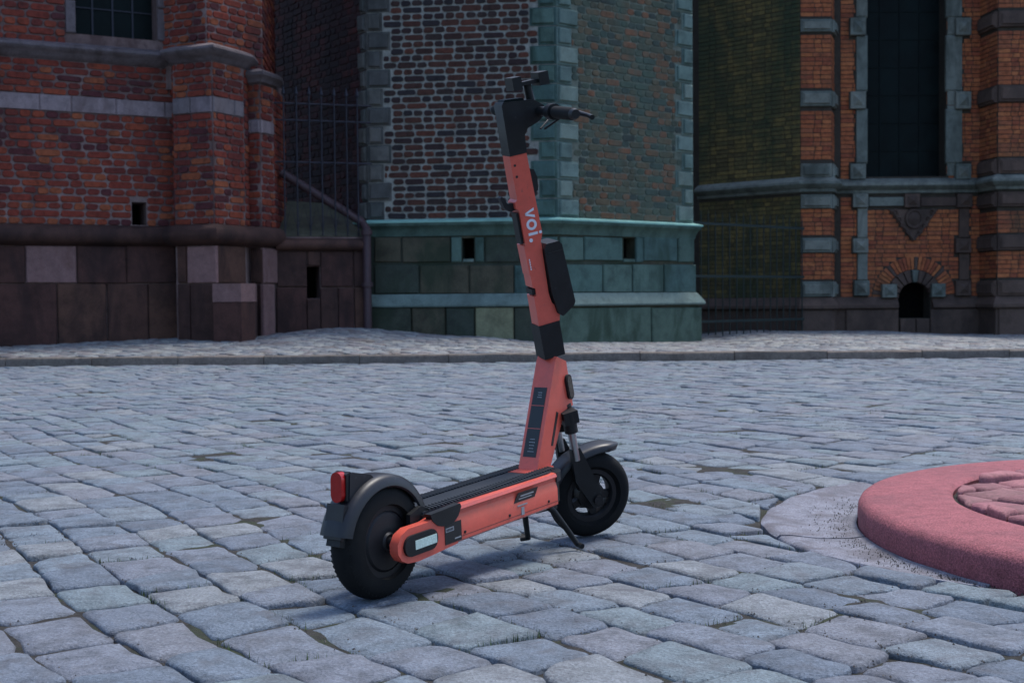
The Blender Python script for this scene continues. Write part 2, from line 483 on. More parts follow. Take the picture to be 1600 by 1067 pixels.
def fill_bricks(pc, wl, u0, u1, z0, z1, course, ls, lh, gap, holes=(), bond='english', shapes=WORN, proud=.012, mat=None, jit=.003, phase=0, seed=1):
    rnd = random.Random(seed)
    nrow = int(round((z1 - z0) / course)); course = (z1 - z0) / max(1, nrow)
    tagk = 'w' if shapes is WORN else 'c'
    for r_ in range(nrow):
        zc = z0 + (r_ + .5) * course
        # free intervals of this row
        iv = [(u0, u1)]
        for h in holes:
            hs = h(zc) if callable(h) else ([(h[0], h[1])] if h[2] - course * .45 < zc < h[3] + course * .45 else [])
            for a, b in hs:
                nv = []
                for x, y in iv:
                    if b <= x or a >= y:
                        nv.append((x, y)); continue
                    if a > x: nv.append((x, a))
                    if b < y: nv.append((b, y))
                iv = nv
        # running joints of the row
        js = []
        u = u0 - rnd.uniform(.0, .05)
        if bond == 'english':
            odd = (r_ + phase) % 2
            u -= (lh * .5 if odd else 0)
            while u < u1 + ls:
                l = (lh if odd else ls) * rnd.uniform(.92, 1.08)
                if rnd.random() < .06: l = ls if odd else lh
                js.append((u, u + l)); u += l
        else:
            k = (r_ + phase) % 2; u -= (.5 * ls if k else 0)
            while u < u1 + ls:
                l = (ls if k % 2 == 0 else lh); k += 1
                l *= rnd.uniform(.985, 1.015)
                js.append((u, u + l)); u += l
        for a, b in js:
            for x, y in iv:
                p, q = max(a, x), min(b, y)
                L = q - p - gap
                if L < .03: continue
                hgt = course - gap + rnd.uniform(-jit, jit)
                key = 's' if L > .62 * (ls + lh) * .75 else 'h'
                i = rnd.randrange(len(shapes[key]))
                mm = wl.M4((p + q) / 2, zc + rnd.uniform(-jit, jit) * .6)
                mm = mm @ Matrix.Rotation(rnd.uniform(-1, 1) * jit * 3.5, 4, 'Y') @ Matrix.Diagonal((L, proud * rnd.uniform(.6, 1.35), hgt, 1))
                vs, fs = shapes[key][i]
                pc.add(vs, fs, mm, L * hgt, mat, tagk + key + str(i))
def block_piece(pc, wl, q, o0, o1, c=.01, mat=None):
    """one stone as a piece: polygon q in (u, z)"""
    n = len(q)
    cu = sum(p[0] for p in q) / n; cz = sum(p[1] for p in q) / n
    mm = wl.M4(cu, cz)
    def ins(p):
        dx, dz = -p[0], -p[1]
        l = math.hypot(dx, dz) or 1
        return (p[0] + dx / l * c * 1.4, p[1] + dz / l * c * 1.4)
    l = [(u - cu, z - cz) for u, z in q]
    vs = [(u, -o0, z) for u, z in l] + [(u, -(o1 - c), z) for u, z in l] + [(ins(p)[0], -o1, ins(p)[1]) for p in l]
    fs = []
    for r_ in (0, n):
        for i in range(n):
            j = (i + 1) % n
            fs.append((r_ + i, r_ + j, r_ + n + j, r_ + n + i))
    fs.append(tuple(range(2 * n, 3 * n)))
    us = [p[0] for p in q]; zs = [p[1] for p in q]
    pc.add(vs, fs, mm, (max(us) - min(us)) * (max(zs) - min(zs)), mat)
def rectq(u0, u1, z0, z1, j=0.0):
    r_ = lambda: random.uniform(-j, j)
    return [(u0 + r_(), z0 + r_()), (u1 + r_(), z0 + r_()), (u1 + r_(), z1 + r_()), (u0 + r_(), z1 + r_())]
# ------------------------------------------------------------------ ground heights of the raised pavement
KY = 13.9
def zw(X):
    pts = [(-12, .22), (-5, .24), (-3.5, .25), (-2.4, .33), (-.6, .2), (.62, .10), (2.9, .04), (4.2, .12), (6, .10), (8, .02), (14, .0)]
    for (a, za), (b, zb) in zip(pts, pts[1:]):
        if X <= b:
            t = min(1, max(0, (X - a) / (b - a)))
            t = t * t * (3 - 2 * t)
            return za + (zb - za) * t
    return 0
def zpave(X, Y):
    t = min(1, max(0, (Y - KY - .12) / 2.6))
    return .092 + (zw(X) - .092) * t + .006 * noise.noise(Vector((X * 1.3, Y * 1.3, 0)))

# ================================================================== LEFT BUILDING (brick wing with buttresses)
A_ = plan(200, 16.2); B_ = plan(278, 16.5)
dirm = (Vector(B_) - Vector(A_)).normalized()
E_ = Vector(A_) - dirm * 3.2
lm = Wall((E_.x, E_.y), B_)                                   # main wall, runs on out of the frame on the left
P0 = plan(276, 16.2); K1 = plan(337, 15.95); K2 = plan(385, 16.5)
b1f = Wall(P0, K1); b1s = Wall(K1, K2)
Q0 = plan(383, 16.72); Q1 = plan(411, 16.62); Q2 = plan(431, 16.95)
b2f = Wall(Q0, Q1); b2s = Wall(Q1, Q2)
T0 = plan(258, 16.47); T1 = plan(329, 16.12); T2 = plan(416, 16.95)
tf = Wall(T0, T1); ts = Wall(T1, T2)
G1 = plan(578, 17.32)
lw = Wall(Q2, G1)                                             # low wall under the fence
Q2v = Vector(Q2)
left = thing('brick_building', 'red brick building with stepped buttresses and pale stone bands, left of the iron fence', 'building', (-4.2, 16.6, .22))
LP = Pieces('brick', 'red_brick', left, 'brick_mass')
zC1 = b1f.uz(310, 84)[1]; zB1 = b1f.uz(310, 165)[1]
zTop = 8.2
zPl = lm.uz(240, 357)[1]
# window opening in the main wall (seen at the top left edge)
wu0, wu1 = lm.uz(118, 30)[0], lm.uz(245, 30)[0]
wz0 = lm.uz(220, 62)[1]
VR = lm.rect(206, 316, 229, 352)
mb = MB()
lm.holed(mb, 0, lm.L, -.3, zTop, [(wu0, wu1, wz0, 7.4), VR], .5)
mb.prism([P0, K1, K2, (K2[0] + .1, 17.6), (P0[0] + .2, 17.6)], -.3, zC1)
mb.prism([Q0, Q1, Q2, (Q2[0], 17.8), (Q0[0], 17.8)], -.3, b2f.uz(398, 120)[1])
mb.prism([T0, T1, T2, (T2[0] - .15, 18.6), (T0[0] - .2, 18.6)], b2f.uz(398, 120)[1] - .2, zTop)
mb.build('wall', 'red_mortar', left)
mb = MB(); mb.prism([tuple(Vector(E_) + Vector((0, .6))), (B_[0], B_[1] + .6), (T0[0] - .1, 18.6), (E_.x, 18.6)], -.3, zTop - .02); mb.build('back_wall', 'shaded_mortar', left)
mb = MB(); zr = zTop
mb.prism([(E_.x - .2, E_.y - .2), (T1[0], T1[1] - .15), (T2[0] + .15, T2[1]), (T2[0] + .1, 18.8), (E_.x - .2, 18.8)], zTop, zTop + .15); mb.build('roof_edge', 'grey_mould', left)
# window: dark leaded glass set back, stone jamb
mb = MB(); lm.block(mb, wu0, wu1, wz0, 7.4, -.34, -.30, .001); gl = mb.build('window', 'dark_glass', left)
mb = MB()
for i in range(1, 4):
    u = wu0 + (wu1 - wu0) * i / 4
    lm.block(mb, u - .012, u + .012, wz0, 7.4, -.298, -.28, .003)
for i in range(1, 9):
    z = wz0 + .4 * i
    if z < 7.4: lm.block(mb, wu0, wu1, z - .008, z + .008, -.298, -.285, .003)
mb.build('glazing_bar', 'iron', gl)
jw = lm.uz(258, 30)[0]
mb = MB(); z = wz0
while z < 7.4:
    h = .42
    for ja, jb in ((wu1 + .002, jw), (wu0 - .12, wu0 - .002)):
        mb = MB(); lm.block(mb, ja, jb, z, min(7.4, z + h - .012), -.3, .03, .012); mb.build('window_jamb', 'grey_mould', left)
    z += h
# courses
cs = .097
band = lm.uz(240, 162)[1]
hb = .17
bz0, bz1 = zB1 - hb / 2 - .01, zB1 + hb / 2 + .02
cz0, cz1 = zC1 - .11, zC1 + .09
zp2 = zPl + .02
def lbricks(wl, u0, u1, zb, zt, holes=(), seed=1, mat=None):
    fill_bricks(LP, wl, u0, u1, zb, zt, cs, .30, .155, .020, holes, 'english', WORN, .016, mat, .005, seed % 2, seed)
lbricks(lm, 0, lm.L - .0, zp2, bz0, [(lm.uz(206, 330)[0], lm.uz(229, 330)[0], lm.uz(215, 352)[1], lm.uz(215, 316)[1])], 1)
lbricks(lm, 0, lm.L, bz1, cz0, (), 2)
lbricks(lm, jw, lm.L, cz1, 6.3, (), 3)
lbricks(lm, 0, wu0 - .12, cz1, 6.3, (), 33)
lbricks(b1f, 0, b1f.L, zp2, bz0, (), 4); lbricks(b1f, 0, b1f.L, bz1, cz0, (), 5)
lbricks(b1s, 0, b1s.L, zp2, bz0, (), 7); lbricks(b1s, 0, b1s.L, bz1, cz0, (), 8)
zC2 = b2f.uz(398, 120)[1]; zB2 = b2f.uz(398, 198)[1]
for wl, sd_ in ((b2f, 10), (b2s, 13)):
    lbricks(wl, 0, wl.L, zp2, zB2 - .09, (), sd_); lbricks(wl, 0, wl.L, zB2 + .09, zC2 - .1, (), sd_ + 1)
lbricks(tf, 0, tf.L, cz1, 6.3, (), 20); lbricks(ts, 0, ts.L, zC2 - .2, 6.3, (), 21)
for k_, (a_, b_, zt_) in enumerate(((B_, P0, cz0), (K2, (K2[0] + .1, 17.6), cz0), (Q2, (Q2[0], 17.8), zC2 - .1), (T2, (T2[0] - .15, 18.6), 6.3))):
    wx = Wall(a_, b_); lbricks(wx, 0, wx.L, zp2 if k_ < 3 else zC2, zt_, (), 50 + k_)
# small opening low in the main wall: black plate stands in for its unlit depth
r_ = lm.rect(206, 316, 229, 352)
mb = MB(); lm.block(mb, r_[0] - .05, r_[1] + .05, r_[2] - .05, r_[3] + .05, -.50, -.45, .001); mb.build('vent_plate', 'recess_black', left)
# pale stone bands, one stone each
def band_stones(wl, u0, u1, z0, z1, lens, mat, root, name='band_stone', o=.022):
    u = u0; i = 0
    while u < u1 - .02:
        l = lens[i % len(lens)]; e = min(u1, u + l)
        if u1 - e < .06: e = u1
        mb = MB(); wl.block(mb, u, e - .006, z0, z1, 0, o + random.uniform(-.004, .006), .012, .003)
        mb.build(name, mat, root); u = e; i += 1
band_stones(lm, 0, lm.L, bz0, bz1, [.62, .38, .55], 'grey_band', left)
band_stones(b1f, 0, b1f.L, bz0, bz1, [.28, .4], 'grey_band', left)
band_stones(b1s, 0, b1s.L, bz0, bz1, [.42, .25], 'grey_band', left)
band_stones(b2f, 0, b2f.L, zB2 - .085, zB2 + .085, [.14, .2], 'grey_band', left)
band_stones(b2s, 0, b2s.L, zB2 - .085, zB2 + .085, [.3], 'grey_band', left)
# cornice moulding
def mould(z, h, out, n=6):
    pr = [(0, z)]
    for i in range(n + 1):
        a = -PI / 2 + PI * i / n
        pr.append((out * .55 + out * .45 * math.cos(a), z + h * .42 + h * .30 * math.sin(a)))
    pr += [(out * .5, z + h * .80), (0, z + h)]
    return pr
mb = MB(); sweep(mb, [tuple(E_), B_, P0, K1, K2, (K2[0] - .02, K2[1] + .5)], [(0, cz0), (.05, cz0 + .03), (.07, cz0 + .07), (.13, cz0 + .10), (.15, cz0 + .14), (.14, cz0 + .17), (0, cz1 + .03)])
mb.build('cornice', 'grey_mould', left, smooth=40)
mb = MB(); sweep(mb, [Q0, Q1, Q2, (Q2[0] - .05, Q2[1] + .4)], [(0, zC2 - .1), (.05, zC2 - .08), (.07, zC2 - .03), (.12, zC2), (.13, zC2 + .04), (0, zC2 + .10)])
mb.build('cornice', 'grey_mould', left, smooth=40)
# plinth moulding, fat half round
zm = lm.uz(240, 384)[1]
mb = MB(); sweep(mb, [tuple(E_), B_, P0, K1, K2, Q1, Q2], [(.02, zm - .02)] + [(.05 + .12 * math.cos(a), (zm + zp2) / 2 + (zp2 - zm) * .5 * math.sin(a)) for a in [-PI / 2 + PI * i / 8 for i in range(9)]] + [(0, zp2 + .01)])
mb.build('plinth_moulding', 'brown_stone', left, smooth=50)
# plinth slabs, each a stone
def slabs(wl, root, lst, o=.045, name='plinth_slab'):
    for x0, y0, x1, y1, m_ in lst:
        u0, u1, z0, z1 = wl.rect(x0, y0, x1, y1, o)
        mb = MB(); wl.block(mb, u0 + .006, u1 - .006, z0 + .006, z1 - .006, 0, o + random.uniform(-.006, .008), .012, .004)
        mb.build(name, m_, root)
ym = 443
slabs(lm, left, [(-170, 384, -60, ym, 'brown_stone'), (-60, 384, 40, ym, 'brown_stone'), (40, 384, 120, ym, 'pink_stone'), (120, 384, 198, ym, 'brown_stone'), (198, 384, 276, ym, 'brown_stone'),
                 (-170, ym, -20, 545, 'brown_stone'), (-20, ym, 90, 545, 'brown_stone'), (90, ym, 168, 545, 'brown_stone'), (168, ym, 232, 540, 'brown_stone'), (232, ym, 280, 540, 'brown_stone')])
slabs(b1f, left, [(277, 384, 291, ym, 'brown_stone'), (291, 384, 338, ym, 'pink_stone'), (277, ym, 297, 540, 'brown_stone'), (297, ym, 338, 540, 'brown_stone')])
slabs(b1s, left, [(341, 384, 385, ym, 'brown_stone'), (341, ym, 385, 540, 'brown_stone')])
slabs(b2f, left, [(391, 388, 411, ym, 'brown_stone'), (391, ym, 412, 532, 'brown_stone')])
slabs(b2s, left, [(412, 388, 434, ym, 'pink_stone'), (412, ym, 430, 530, 'pink_stone')])
# foot block in front of the buttress
f0 = plan(333, 15.78); f1 = plan(377, 15.68); f2 = plan(398, 15.95)
fw = Wall(f0, f1); fs_ = Wall(f1, f2)
z1f = fw.uz(355, 443)[1]
zsp = fw.uz(355, 472)[1]
mb = MB(); mb.prism([f0, f1, f2, (f2[0] - .1, 16.6), (f0[0], 16.3)], -.2, zsp - .004); mb.build('foot_stone', 'brown_stone', left)
mb = MB(); mb.prism([(f0[0] - .006, f0[1] - .006), (f1[0], f1[1] - .008), (f2[0] + .004, f2[1]), (f2[0] - .1, 16.6), (f0[0], 16.3)], zsp + .002, z1f); mb.build('foot_stone', 'pink_stone', left)
# mirrored buttress further left keeps the rhythm of the apse (mostly off the frame)
X0 = lm.P(.55, 0, .0); XA = lm.P(.55, 0, .42); XB = lm.P(1.15, 0, .42); XC = lm.P(1.15, 0, 0)
xw = Wall((XA.x, XA.y), (XB.x, XB.y)); xs = Wall((XB.x, XB.y), (XC.x, XC.y))
mb = MB(); mb.prism([(X0.x, X0.y), (XA.x, XA.y), (XB.x, XB.y), (XC.x, XC.y)], -.3, zC1 - .1); mb.build('buttress', 'red_mortar', left)
for wl, s_ in ((xw, 40), (xs, 41)):
    lbricks(wl, 0, wl.L, zp2, bz0, (), s_); lbricks(wl, 0, wl.L, bz1, cz0, (), s_ + 5)
    band_stones(wl, 0, wl.L, bz0, bz1, [.3], 'grey_band', left)
mb = MB(); sweep(mb, [(X0.x, X0.y), (XA.x, XA.y), (XB.x, XB.y), (XC.x, XC.y)], [(0, cz0), (.05, cz0 + .03), (.07, cz0 + .07), (.13, cz0 + .10), (.15, cz0 + .14), (.14, cz0 + .17), (-.3, cz1 + .2)]); mb.build('cornice', 'grey_mould', left, smooth=40)
mb = MB(); sweep(mb, [(X0.x, X0.y), (XA.x, XA.y), (XB.x, XB.y), (XC.x, XC.y)], [(.02, zm - .02)] + [(.05 + .12 * math.cos(a), (zm + zp2) / 2 + (zp2 - zm) * .5 * math.sin(a)) for a in [-PI / 2 + PI * i / 8 for i in range(9)]] + [(0, zp2 + .01)]); mb.build('plinth_moulding', 'brown_stone', left, smooth=50)
for wl in (xw, xs):
    for a, b, m_ in ((-.1, .62, 'brown_stone'), (.62, zm, 'pink_stone')):
        mb = MB(); wl.block(mb, 0.004, wl.L - .004, a + .004, b - .004, -.02, .05, .012); mb.build('plinth_slab', m_, left)
LP.finish()

# ================================================================== LOW WALL AND IRON FENCE between the left building and the tower
low = thing('stone_wall', 'low brown stone wall with a dark slot, under the iron fence', 'wall', (Q2[0] + .7, Q2[1] + .2, .3))
zlt = lw.uz(500, 352)[1]; zlm1 = lw.uz(500, 374)[1]; zlm0 = lw.uz(500, 392)[1]
sl = lw.rect(480, 416, 501, 466, .045)
mb = MB(); lw.holed(mb, 0, lw.L, -.2, zlm1 + .03, [sl], .45)
mb.build('core', 'red_mortar', low)
mb = MB(); sweep(mb, [Q2, G1], [(.02, zlm0)] + [(.04 + .10 * math.cos(a), (zlm0 + zlm1) / 2 + (zlm1 - zlm0) * .5 * math.sin(a)) for a in [-PI / 2 + PI * i / 8 for i in range(9)]] + [(-.1, zlm1 + .06), (-.3, zlm1 + .06)])
mb.build('moulding', 'brown_stone', low, smooth=50)
sl = lw.rect(480, 416, 501, 466, .045)
for x0, y0, x1, y1, m_ in [(432, 392, 480, 449, 'brown_stone'), (501, 392, 553, 449, 'brown_stone'), (553, 392, 577, 449, 'brown_stone'), (480, 392, 501, 416, 'brown_stone'),
                           (432, 449, 480, 525, 'brown_stone'), (480, 466, 501, 525, 'brown_stone'), (501, 449, 529, 525, 'brown_stone'), (529, 449, 554, 525, 'brown_stone'), (554, 449, 577, 525, 'brown_stone')]:
    slabs(lw, low, [(x0, y0, x1, y1, m_)], name='slab')
mb = MB(); lw.block(mb, sl[0] - .05, sl[1] + .05, sl[2] - .05, sl[3] + .05, -.46, -.42, .001); mb.build('slot', 'recess_black', low)  # black plate closing the slot, painted in place of deep shade
# sloping stone apron behind the fence
mb = MB()
a = lw.P(0, zlm1 + .06, -.05); b = lw.P(lw.L, zlm1 + .05, -.05); c = lw.P(lw.L + .1, zlm1 + .55, -1.0); d = lw.P(-.1, zlm1 + .62, -1.1)
mb.add([a, b, c, d, a - Vector((0, 0, .1)), b - Vector((0, 0, .1)), c - Vector((0, 0, .1)), d - Vector((0, 0, .1))], [(0, 1, 2, 3), (4, 5, 1, 0), (5, 6, 2, 1), (7, 4, 0, 3), (6, 7, 3, 2)])
mb.build('sloping_coping', 'slope_stone', low)
# fence
fen = thing('iron_fence', 'dark wrought iron fence with spear tips between brick buttress and stone quoins', 'fence', (Q2[0] + .7, Q2[1] + .25, 1.6))
fz0 = zlm1 + .05
fw2 = Wall((lw.P(-.05, 0, -.06).x, lw.P(-.05, 0, -.06).y), (lw.P(lw.L + .06, 0, -.06).x, lw.P(lw.L + .06, 0, -.06).y))
def railz(y0, y1):
    a = fw2.uz(432, y0)[1]; b = fw2.uz(565, y1)[1]
    return a, b
rails = [railz(156, 171), railz(183, 196), railz(250, 259)]
for za, zb in rails:
    mb = MB(); za_ = (za + zb) / 2
    mb.tube([fw2.P(0, za_), fw2.P(fw2.L, za_)], .014, 6); mb.build('rail', 'iron', fen)
rt = (rails[0][0] + rails[0][1]) / 2
us_ = [fw2.uz(x, 200)[0] for x in (443, 463, 483, 502, 522, 541, 558)]
for i, u in enumerate(us_):
    mb = MB(); mb.tube([fw2.P(u, fz0, .02), fw2.P(u, rt + .08, .02)], .011, 6)
    br = mb.build('bar', 'iron', fen)
    mb = MB(); mb.tube([fw2.P(u, rt + .07, .02), fw2.P(u, rt + .10, .02), fw2.P(u, rt + .13, .02), fw2.P(u, rt + .24, .02)], [.012, .012, .030, .002], 6)
    mb.build('spear_tip', 'iron', br)
mb = MB()
for i in range(len(us_) - 1):
    a, b = us_[i], us_[i + 1]
    mb.tube([fw2.P(a, fz0 + .08, .01), fw2.P((a + b) / 2, fz0 + .42, .01), fw2.P(b, fz0 + .08, .01)], .006, 5)
mb.build('scrollwork', 'iron', fen)
# downpipe: comes down slanting behind the fence, then drops at the corner
pp = thing('downpipe', 'rusty brown downpipe slanting behind the fence and dropping at the corner', 'pipe', (G1[0] - .03, G1[1] - .16, .3))
d0 = fw2.uz(440, 268); d1 = fw2.uz(572, 349)
g = Vector((G1[0] - .02, G1[1] - .12, 0))
mb = MB(); mb.tube([fw2.P(d0[0], d0[1], -.12), fw2.P(d1[0] - .05, d1[1] + .02, -.03), Vector((g.x, g.y, d1[1] - .09)), Vector((g.x, g.y, .28))], [.06, .06, .058, .058], 12)
mb.build('pipe_run', 'pipe', pp, smooth=50)
for z in (d1[1] - .14, .92):
    mb = MB(); mb.tube([Vector((g.x, g.y, z - .03)), Vector((g.x, g.y, z + .03))], .078, 12); mb.build('collar', 'pipe', pp, smooth=50)

# ================================================================== TOWER
Lp = plan(578, 17.6); Cp = plan(872, 17.3); Rp = plan(1083, 19.0)
FLs = plan(562, 17.75); FLe = plan(414, 20.2)
tow = thing('brick_tower', 'many sided brick tower with stone quoins at its corners on a green stained stone base', 'tower', (.4, 18.4, .1))
tl = Wall(Lp, Cp); tr = Wall(Cp, Rp); tk = Wall(FLe, Lp)
back = [(4.2, 22.6), (-2.6, 22.6)]
zF = tl.uz(720, 345)[1]               # flashing height
mb = MB()
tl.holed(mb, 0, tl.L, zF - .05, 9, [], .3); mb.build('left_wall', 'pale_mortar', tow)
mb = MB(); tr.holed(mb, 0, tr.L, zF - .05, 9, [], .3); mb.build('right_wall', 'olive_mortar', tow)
mb = MB(); tk.holed(mb, -1.5, tk.L, 0, 9, [], .3); mb.build('side_wall', 'shaded_mortar', tow)
ic = lambda p, q: (p[0] + q[0], p[1] + q[1])
mb = MB(); mb.prism([ic(Lp, (.1, .3)), ic(Cp, (0, .32)), ic(Rp, (-.25, .25)), (Rp[0] - .02, 22.6), (-3.4, 22.6), ic(FLe, (.3, .25))], 0, 8.98); mb.build('core', 'dark_mortar', tow)
TP = Pieces('brick', 'dark_brick', tow, 'brick_mass')
# quoins: alternating long and short blocks with sunk bottom joints
def quoin_col(wl, ulong, ushort, right, z0, z1, h, mat, root, ph=0, o=.035, name='quoin'):
    """right=True: blocks grow from the left end of the wall (u=0); else from the right end"""
    z = z0; i = ph; holes = []
    while z < z1:
        l = ulong if i % 2 == 0 else ushort
        a, b = (0, l) if right else (wl.L - l, wl.L)
        mb = MB(); wl.block(mb, a, b, z + .012, z + h, 0, .012, .004, .0)
        q = mb.build(name, mat, root)
        mb = MB(); wl.block(mb, a + .03, b - .03, z + .04, z + h - .02, .0121, o + .012, .012, .004); mb.build('raised_face', mat, q)
        holes.append((a - .006, b + .006, z, z + h)); z += h; i += 1
    return holes
qh = .262
hl = quoin_col(tl, tl.uz(611, 200)[0], tl.uz(599, 200)[0], True, zF + .02, 6.2, qh, 'quoin_stone', tow, 1)
cl_ = tl.L - tl.uz(829, 200)[0]; cs_ = tl.L - tl.uz(842, 200)[0]
hr = quoin_col(tl, cl_, cs_, False, zF + .02, 6.2, qh, 'tower_stone', tow, 0)
ra = quoin_col(tr, tr.uz(903, 200)[0], tr.uz(893, 200)[0], True, zF + .02, 6.2, qh, 'pale_quoin', tow, 0)
rb = quoin_col(tr, tr.L - tr.uz(1055, 200)[0], tr.L - tr.uz(1065, 200)[0], False, zF + .02, 6.2, qh, 'pale_quoin', tow, 0)
rk = quoin_col(tk, .22, .15, False, zF + .02, 6.2, qh, 'quoin_stone', tow, 0)
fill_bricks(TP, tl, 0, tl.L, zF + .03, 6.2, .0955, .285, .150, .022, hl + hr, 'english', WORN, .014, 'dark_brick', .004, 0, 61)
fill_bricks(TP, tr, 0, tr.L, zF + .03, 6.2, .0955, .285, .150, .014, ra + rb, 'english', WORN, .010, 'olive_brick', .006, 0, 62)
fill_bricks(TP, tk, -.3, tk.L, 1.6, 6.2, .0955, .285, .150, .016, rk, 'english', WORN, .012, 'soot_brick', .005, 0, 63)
TP.finish()
# zinc flashing, hollow moulding, ashlar base
pth = [FLs, Lp, Cp, Rp, (Rp[0] + .12, Rp[1] + .5)]
pth = [ic(FLe, (.9, -1.2)), Lp, Cp, Rp, (Rp[0] - .3, Rp[1] + 1.4)]
mb = MB(); sweep(mb, pth, [(.0, zF - .022), (.135, zF - .026), (.14, zF - .004), (.0, zF + .03)]); mb.build('flashing', 'flashing', tow)
zA1 = tl.uz(720, 368)[1]; zA2 = tl.uz(720, 411)[1]; zA3 = tl.uz(720, 459)[1]; zA4 = tl.uz(720, 479)[1]
mb = MB(); sweep(mb, pth, [(.03, zA1 - .005), (.035, zA1 + .02), (.045, zA1 + .06), (.075, zA1 + .11), (.115, zF - .06), (.12, zF - .027), (0, zF - .024)]); mb.build('hollow_moulding', 'tower_stone', tow, smooth=30)
mb = MB()
bs = [ic(FLe, (.9, -1.2)), Lp, Cp, Rp, (Rp[0] - .3, Rp[1] + 1.4)]
sl1 = tl.rect(722, 372, 741, 404, 0); sl2 = tr.rect(974, 372, 994, 404, 0)
tl.holed(mb, 0, tl.L, -.2, zF - .03, [sl1], .32); tr.holed(mb, 0, tr.L, -.2, zF - .03, [sl2], .25); Wall(bs[3], bs[4]).holed(mb, 0, Wall(bs[3], bs[4]).L, -.2, zF - .03, [], .3); Wall(bs[0], bs[1]).holed(mb, 0, Wall(bs[0], bs[1]).L, -.2, zF - .03, [], .1); mb.build('base_core', 'mossy_stone', tow)
def ash(wl, lst, o):
    for x0, y0, x1, y1, m_ in lst:
        u0, u1, z0, z1 = wl.rect(x0, y0, x1, y1, o)
        u0 = max(u0, -o * .4 if False else u0)
        mb = MB(); wl.block(mb, u0 + .010, u1 - .010, z0 + .012, z1 - .006, 0, o + random.uniform(-.004, .004), .014, .002)
        mb.build('ashlar', m_, tow)
T_ = 'tower_stone'; MO = 'mossy_stone'
ash(tl, [(584, 370, 627, 411, MO), (627, 370, 704, 411, MO), (704, 370, 722, 411, 'tower_stone'), (741, 370, 757, 411, 'tower_stone'), (722, 404, 741, 411, 'pale_quoin'), (757, 370, 812, 411, MO), (812, 370, 872, 411, T_),
         (584, 414, 655, 460, MO), (655, 414, 733, 460, MO), (733, 414, 803, 460, MO), (803, 414, 872, 460, T_)], .035)
ash(tr, [(876, 370, 913, 408, T_), (913, 370, 974, 408, T_), (994, 370, 1006, 411, T_), (974, 404, 994, 411, T_), (1006, 370, 1060, 409, T_), (1060, 370, 1086, 411, T_),
         (878, 413, 943, 458, T_), (943, 413, 989, 458, T_), (989, 413, 1038, 458, T_), (1038, 413, 1089, 458, T_)], .035)
mb = MB(); tl.block(mb, sl1[0] - .02, sl1[1] + .02, sl1[2] - .02, sl1[3] + .02, -.30, -.27, .001); mb.build('slot_plate', 'recess_black', tow)  # black plate behind the slot stands in for the unlit inside
mb = MB(); tr.block(mb, sl2[0] - .02, sl2[1] + .02, sl2[2] - .02, sl2[3] + .02, -.24, -.21, .001); mb.build('slot_plate', 'recess_black', tow)  # same black plate for shade, right face
mb = MB(); sweep(mb, bs, [(.03, zA3), (.05, zA3 - .002), (.15, zA4 + .055), (.165, zA4 + .02), (.16, zA4), (.12, zA4 - .012), (.0, zA4 - .012)][::-1]); mb.build('base_ledge', 'pale_ledge', tow, smooth=30)
mb = MB(); sweep(mb, bs, [(.085, -.2), (.085, zA4 - .010), (-.1, zA4 - .010)]); mb.build('base_bed', 'mossy_stone', tow)
ash(tl, [(578, 480, 643, 545, MO), (643, 480, 696, 545, MO), (696, 480, 742, 545, MO), (742, 480, 803, 545, 'buff_stone'), (803, 480, 870, 545, MO)], .135)
ash(tr, [(873, 480, 1019, 545, 'plinth_green'), (1019, 480, 1098, 545, 'plinth_green')], .135)

# ================================================================== RIGHT BUILDING
YM = 22.4
rm0 = plan(1300, YM); rm = Wall((rm0[0], YM), (16.0, YM))
pf0 = plan(1251, 21.95); pf1 = plan(1299, 21.95); pf2 = plan(1311, YM)
p1 = Wall(pf0, pf1); p1c = Wall(pf1, (pf1[0] + .16, 22.40))
flk0 = plan(1093, 23.4)
fk = Wall(flk0, pf0)
s0 = plan(1530, YM); s1 = plan(1558, 21.75); s2 = (s1[0] + 1.0, s1[1])
p2s = Wall(s0, s1); p2 = Wall(s1, s2); p2r = Wall(s2, (s2[0] + .35, YM))
rb_ = thing('brick_building', 'orange brick building with a tall dark window, studded stone trim and small arched vent', 'building', (7.2, 22.5, .1))
RP = Pieces('brick', 'orange_brick', rb_, 'brick_mass')
H2 = 9.0
win = rm.rect(1353, -400, 1479, 276); win = (win[0], win[1], win[2], 8.2)
ac = rm.uz(1428, 466); aR = rm.uz(1453, 466)[0] - ac[0]
arc_bot = rm.uz(1428, 497)[1]
hole_a = (ac[0] - aR, ac[0] + aR, arc_bot, ac[1] + aR)
mb = MB(); rm.holed(mb, 0, rm.L, -.3, H2, [win, hole_a], .45)
# fill the corners above the arch of the vent
for sgn in (-1, 1):
    pts = [(ac[0] + sgn * aR, ac[1] + aR)]
    arcp = [(ac[0] + sgn * aR * math.cos(t), ac[1] + aR * math.sin(t)) for t in [i * PI / 16 for i in range(9)]]
    q = [pts[0]] + arcp[::-1] if sgn > 0 else [pts[0]] + arcp[::-1]
    if sgn > 0: q = q[::-1]
    vs = [rm.P(u, z, 0) for u, z in q]; n_ = len(q)
    for i in range(1, n_ - 1):
        mb.add([vs[0] if sgn < 0 else vs[-1], vs[i] if sgn < 0 else vs[i - 1], vs[i + 1] if sgn < 0 else vs[i]], [(0, 1, 2)])
mb.build('wall', 'dark_mortar', rb_)
mb = MB(); mb.prism([pf0, pf1, (pf1[0] + .16, 22.4), (pf1[0] + .16, 23.2), (flk0[0] + .6, 24.4), (flk0[0] - .6, 24.4), flk0], -.3, H2 - .02); mb.build('corner_pier', 'dark_mortar', rb_)
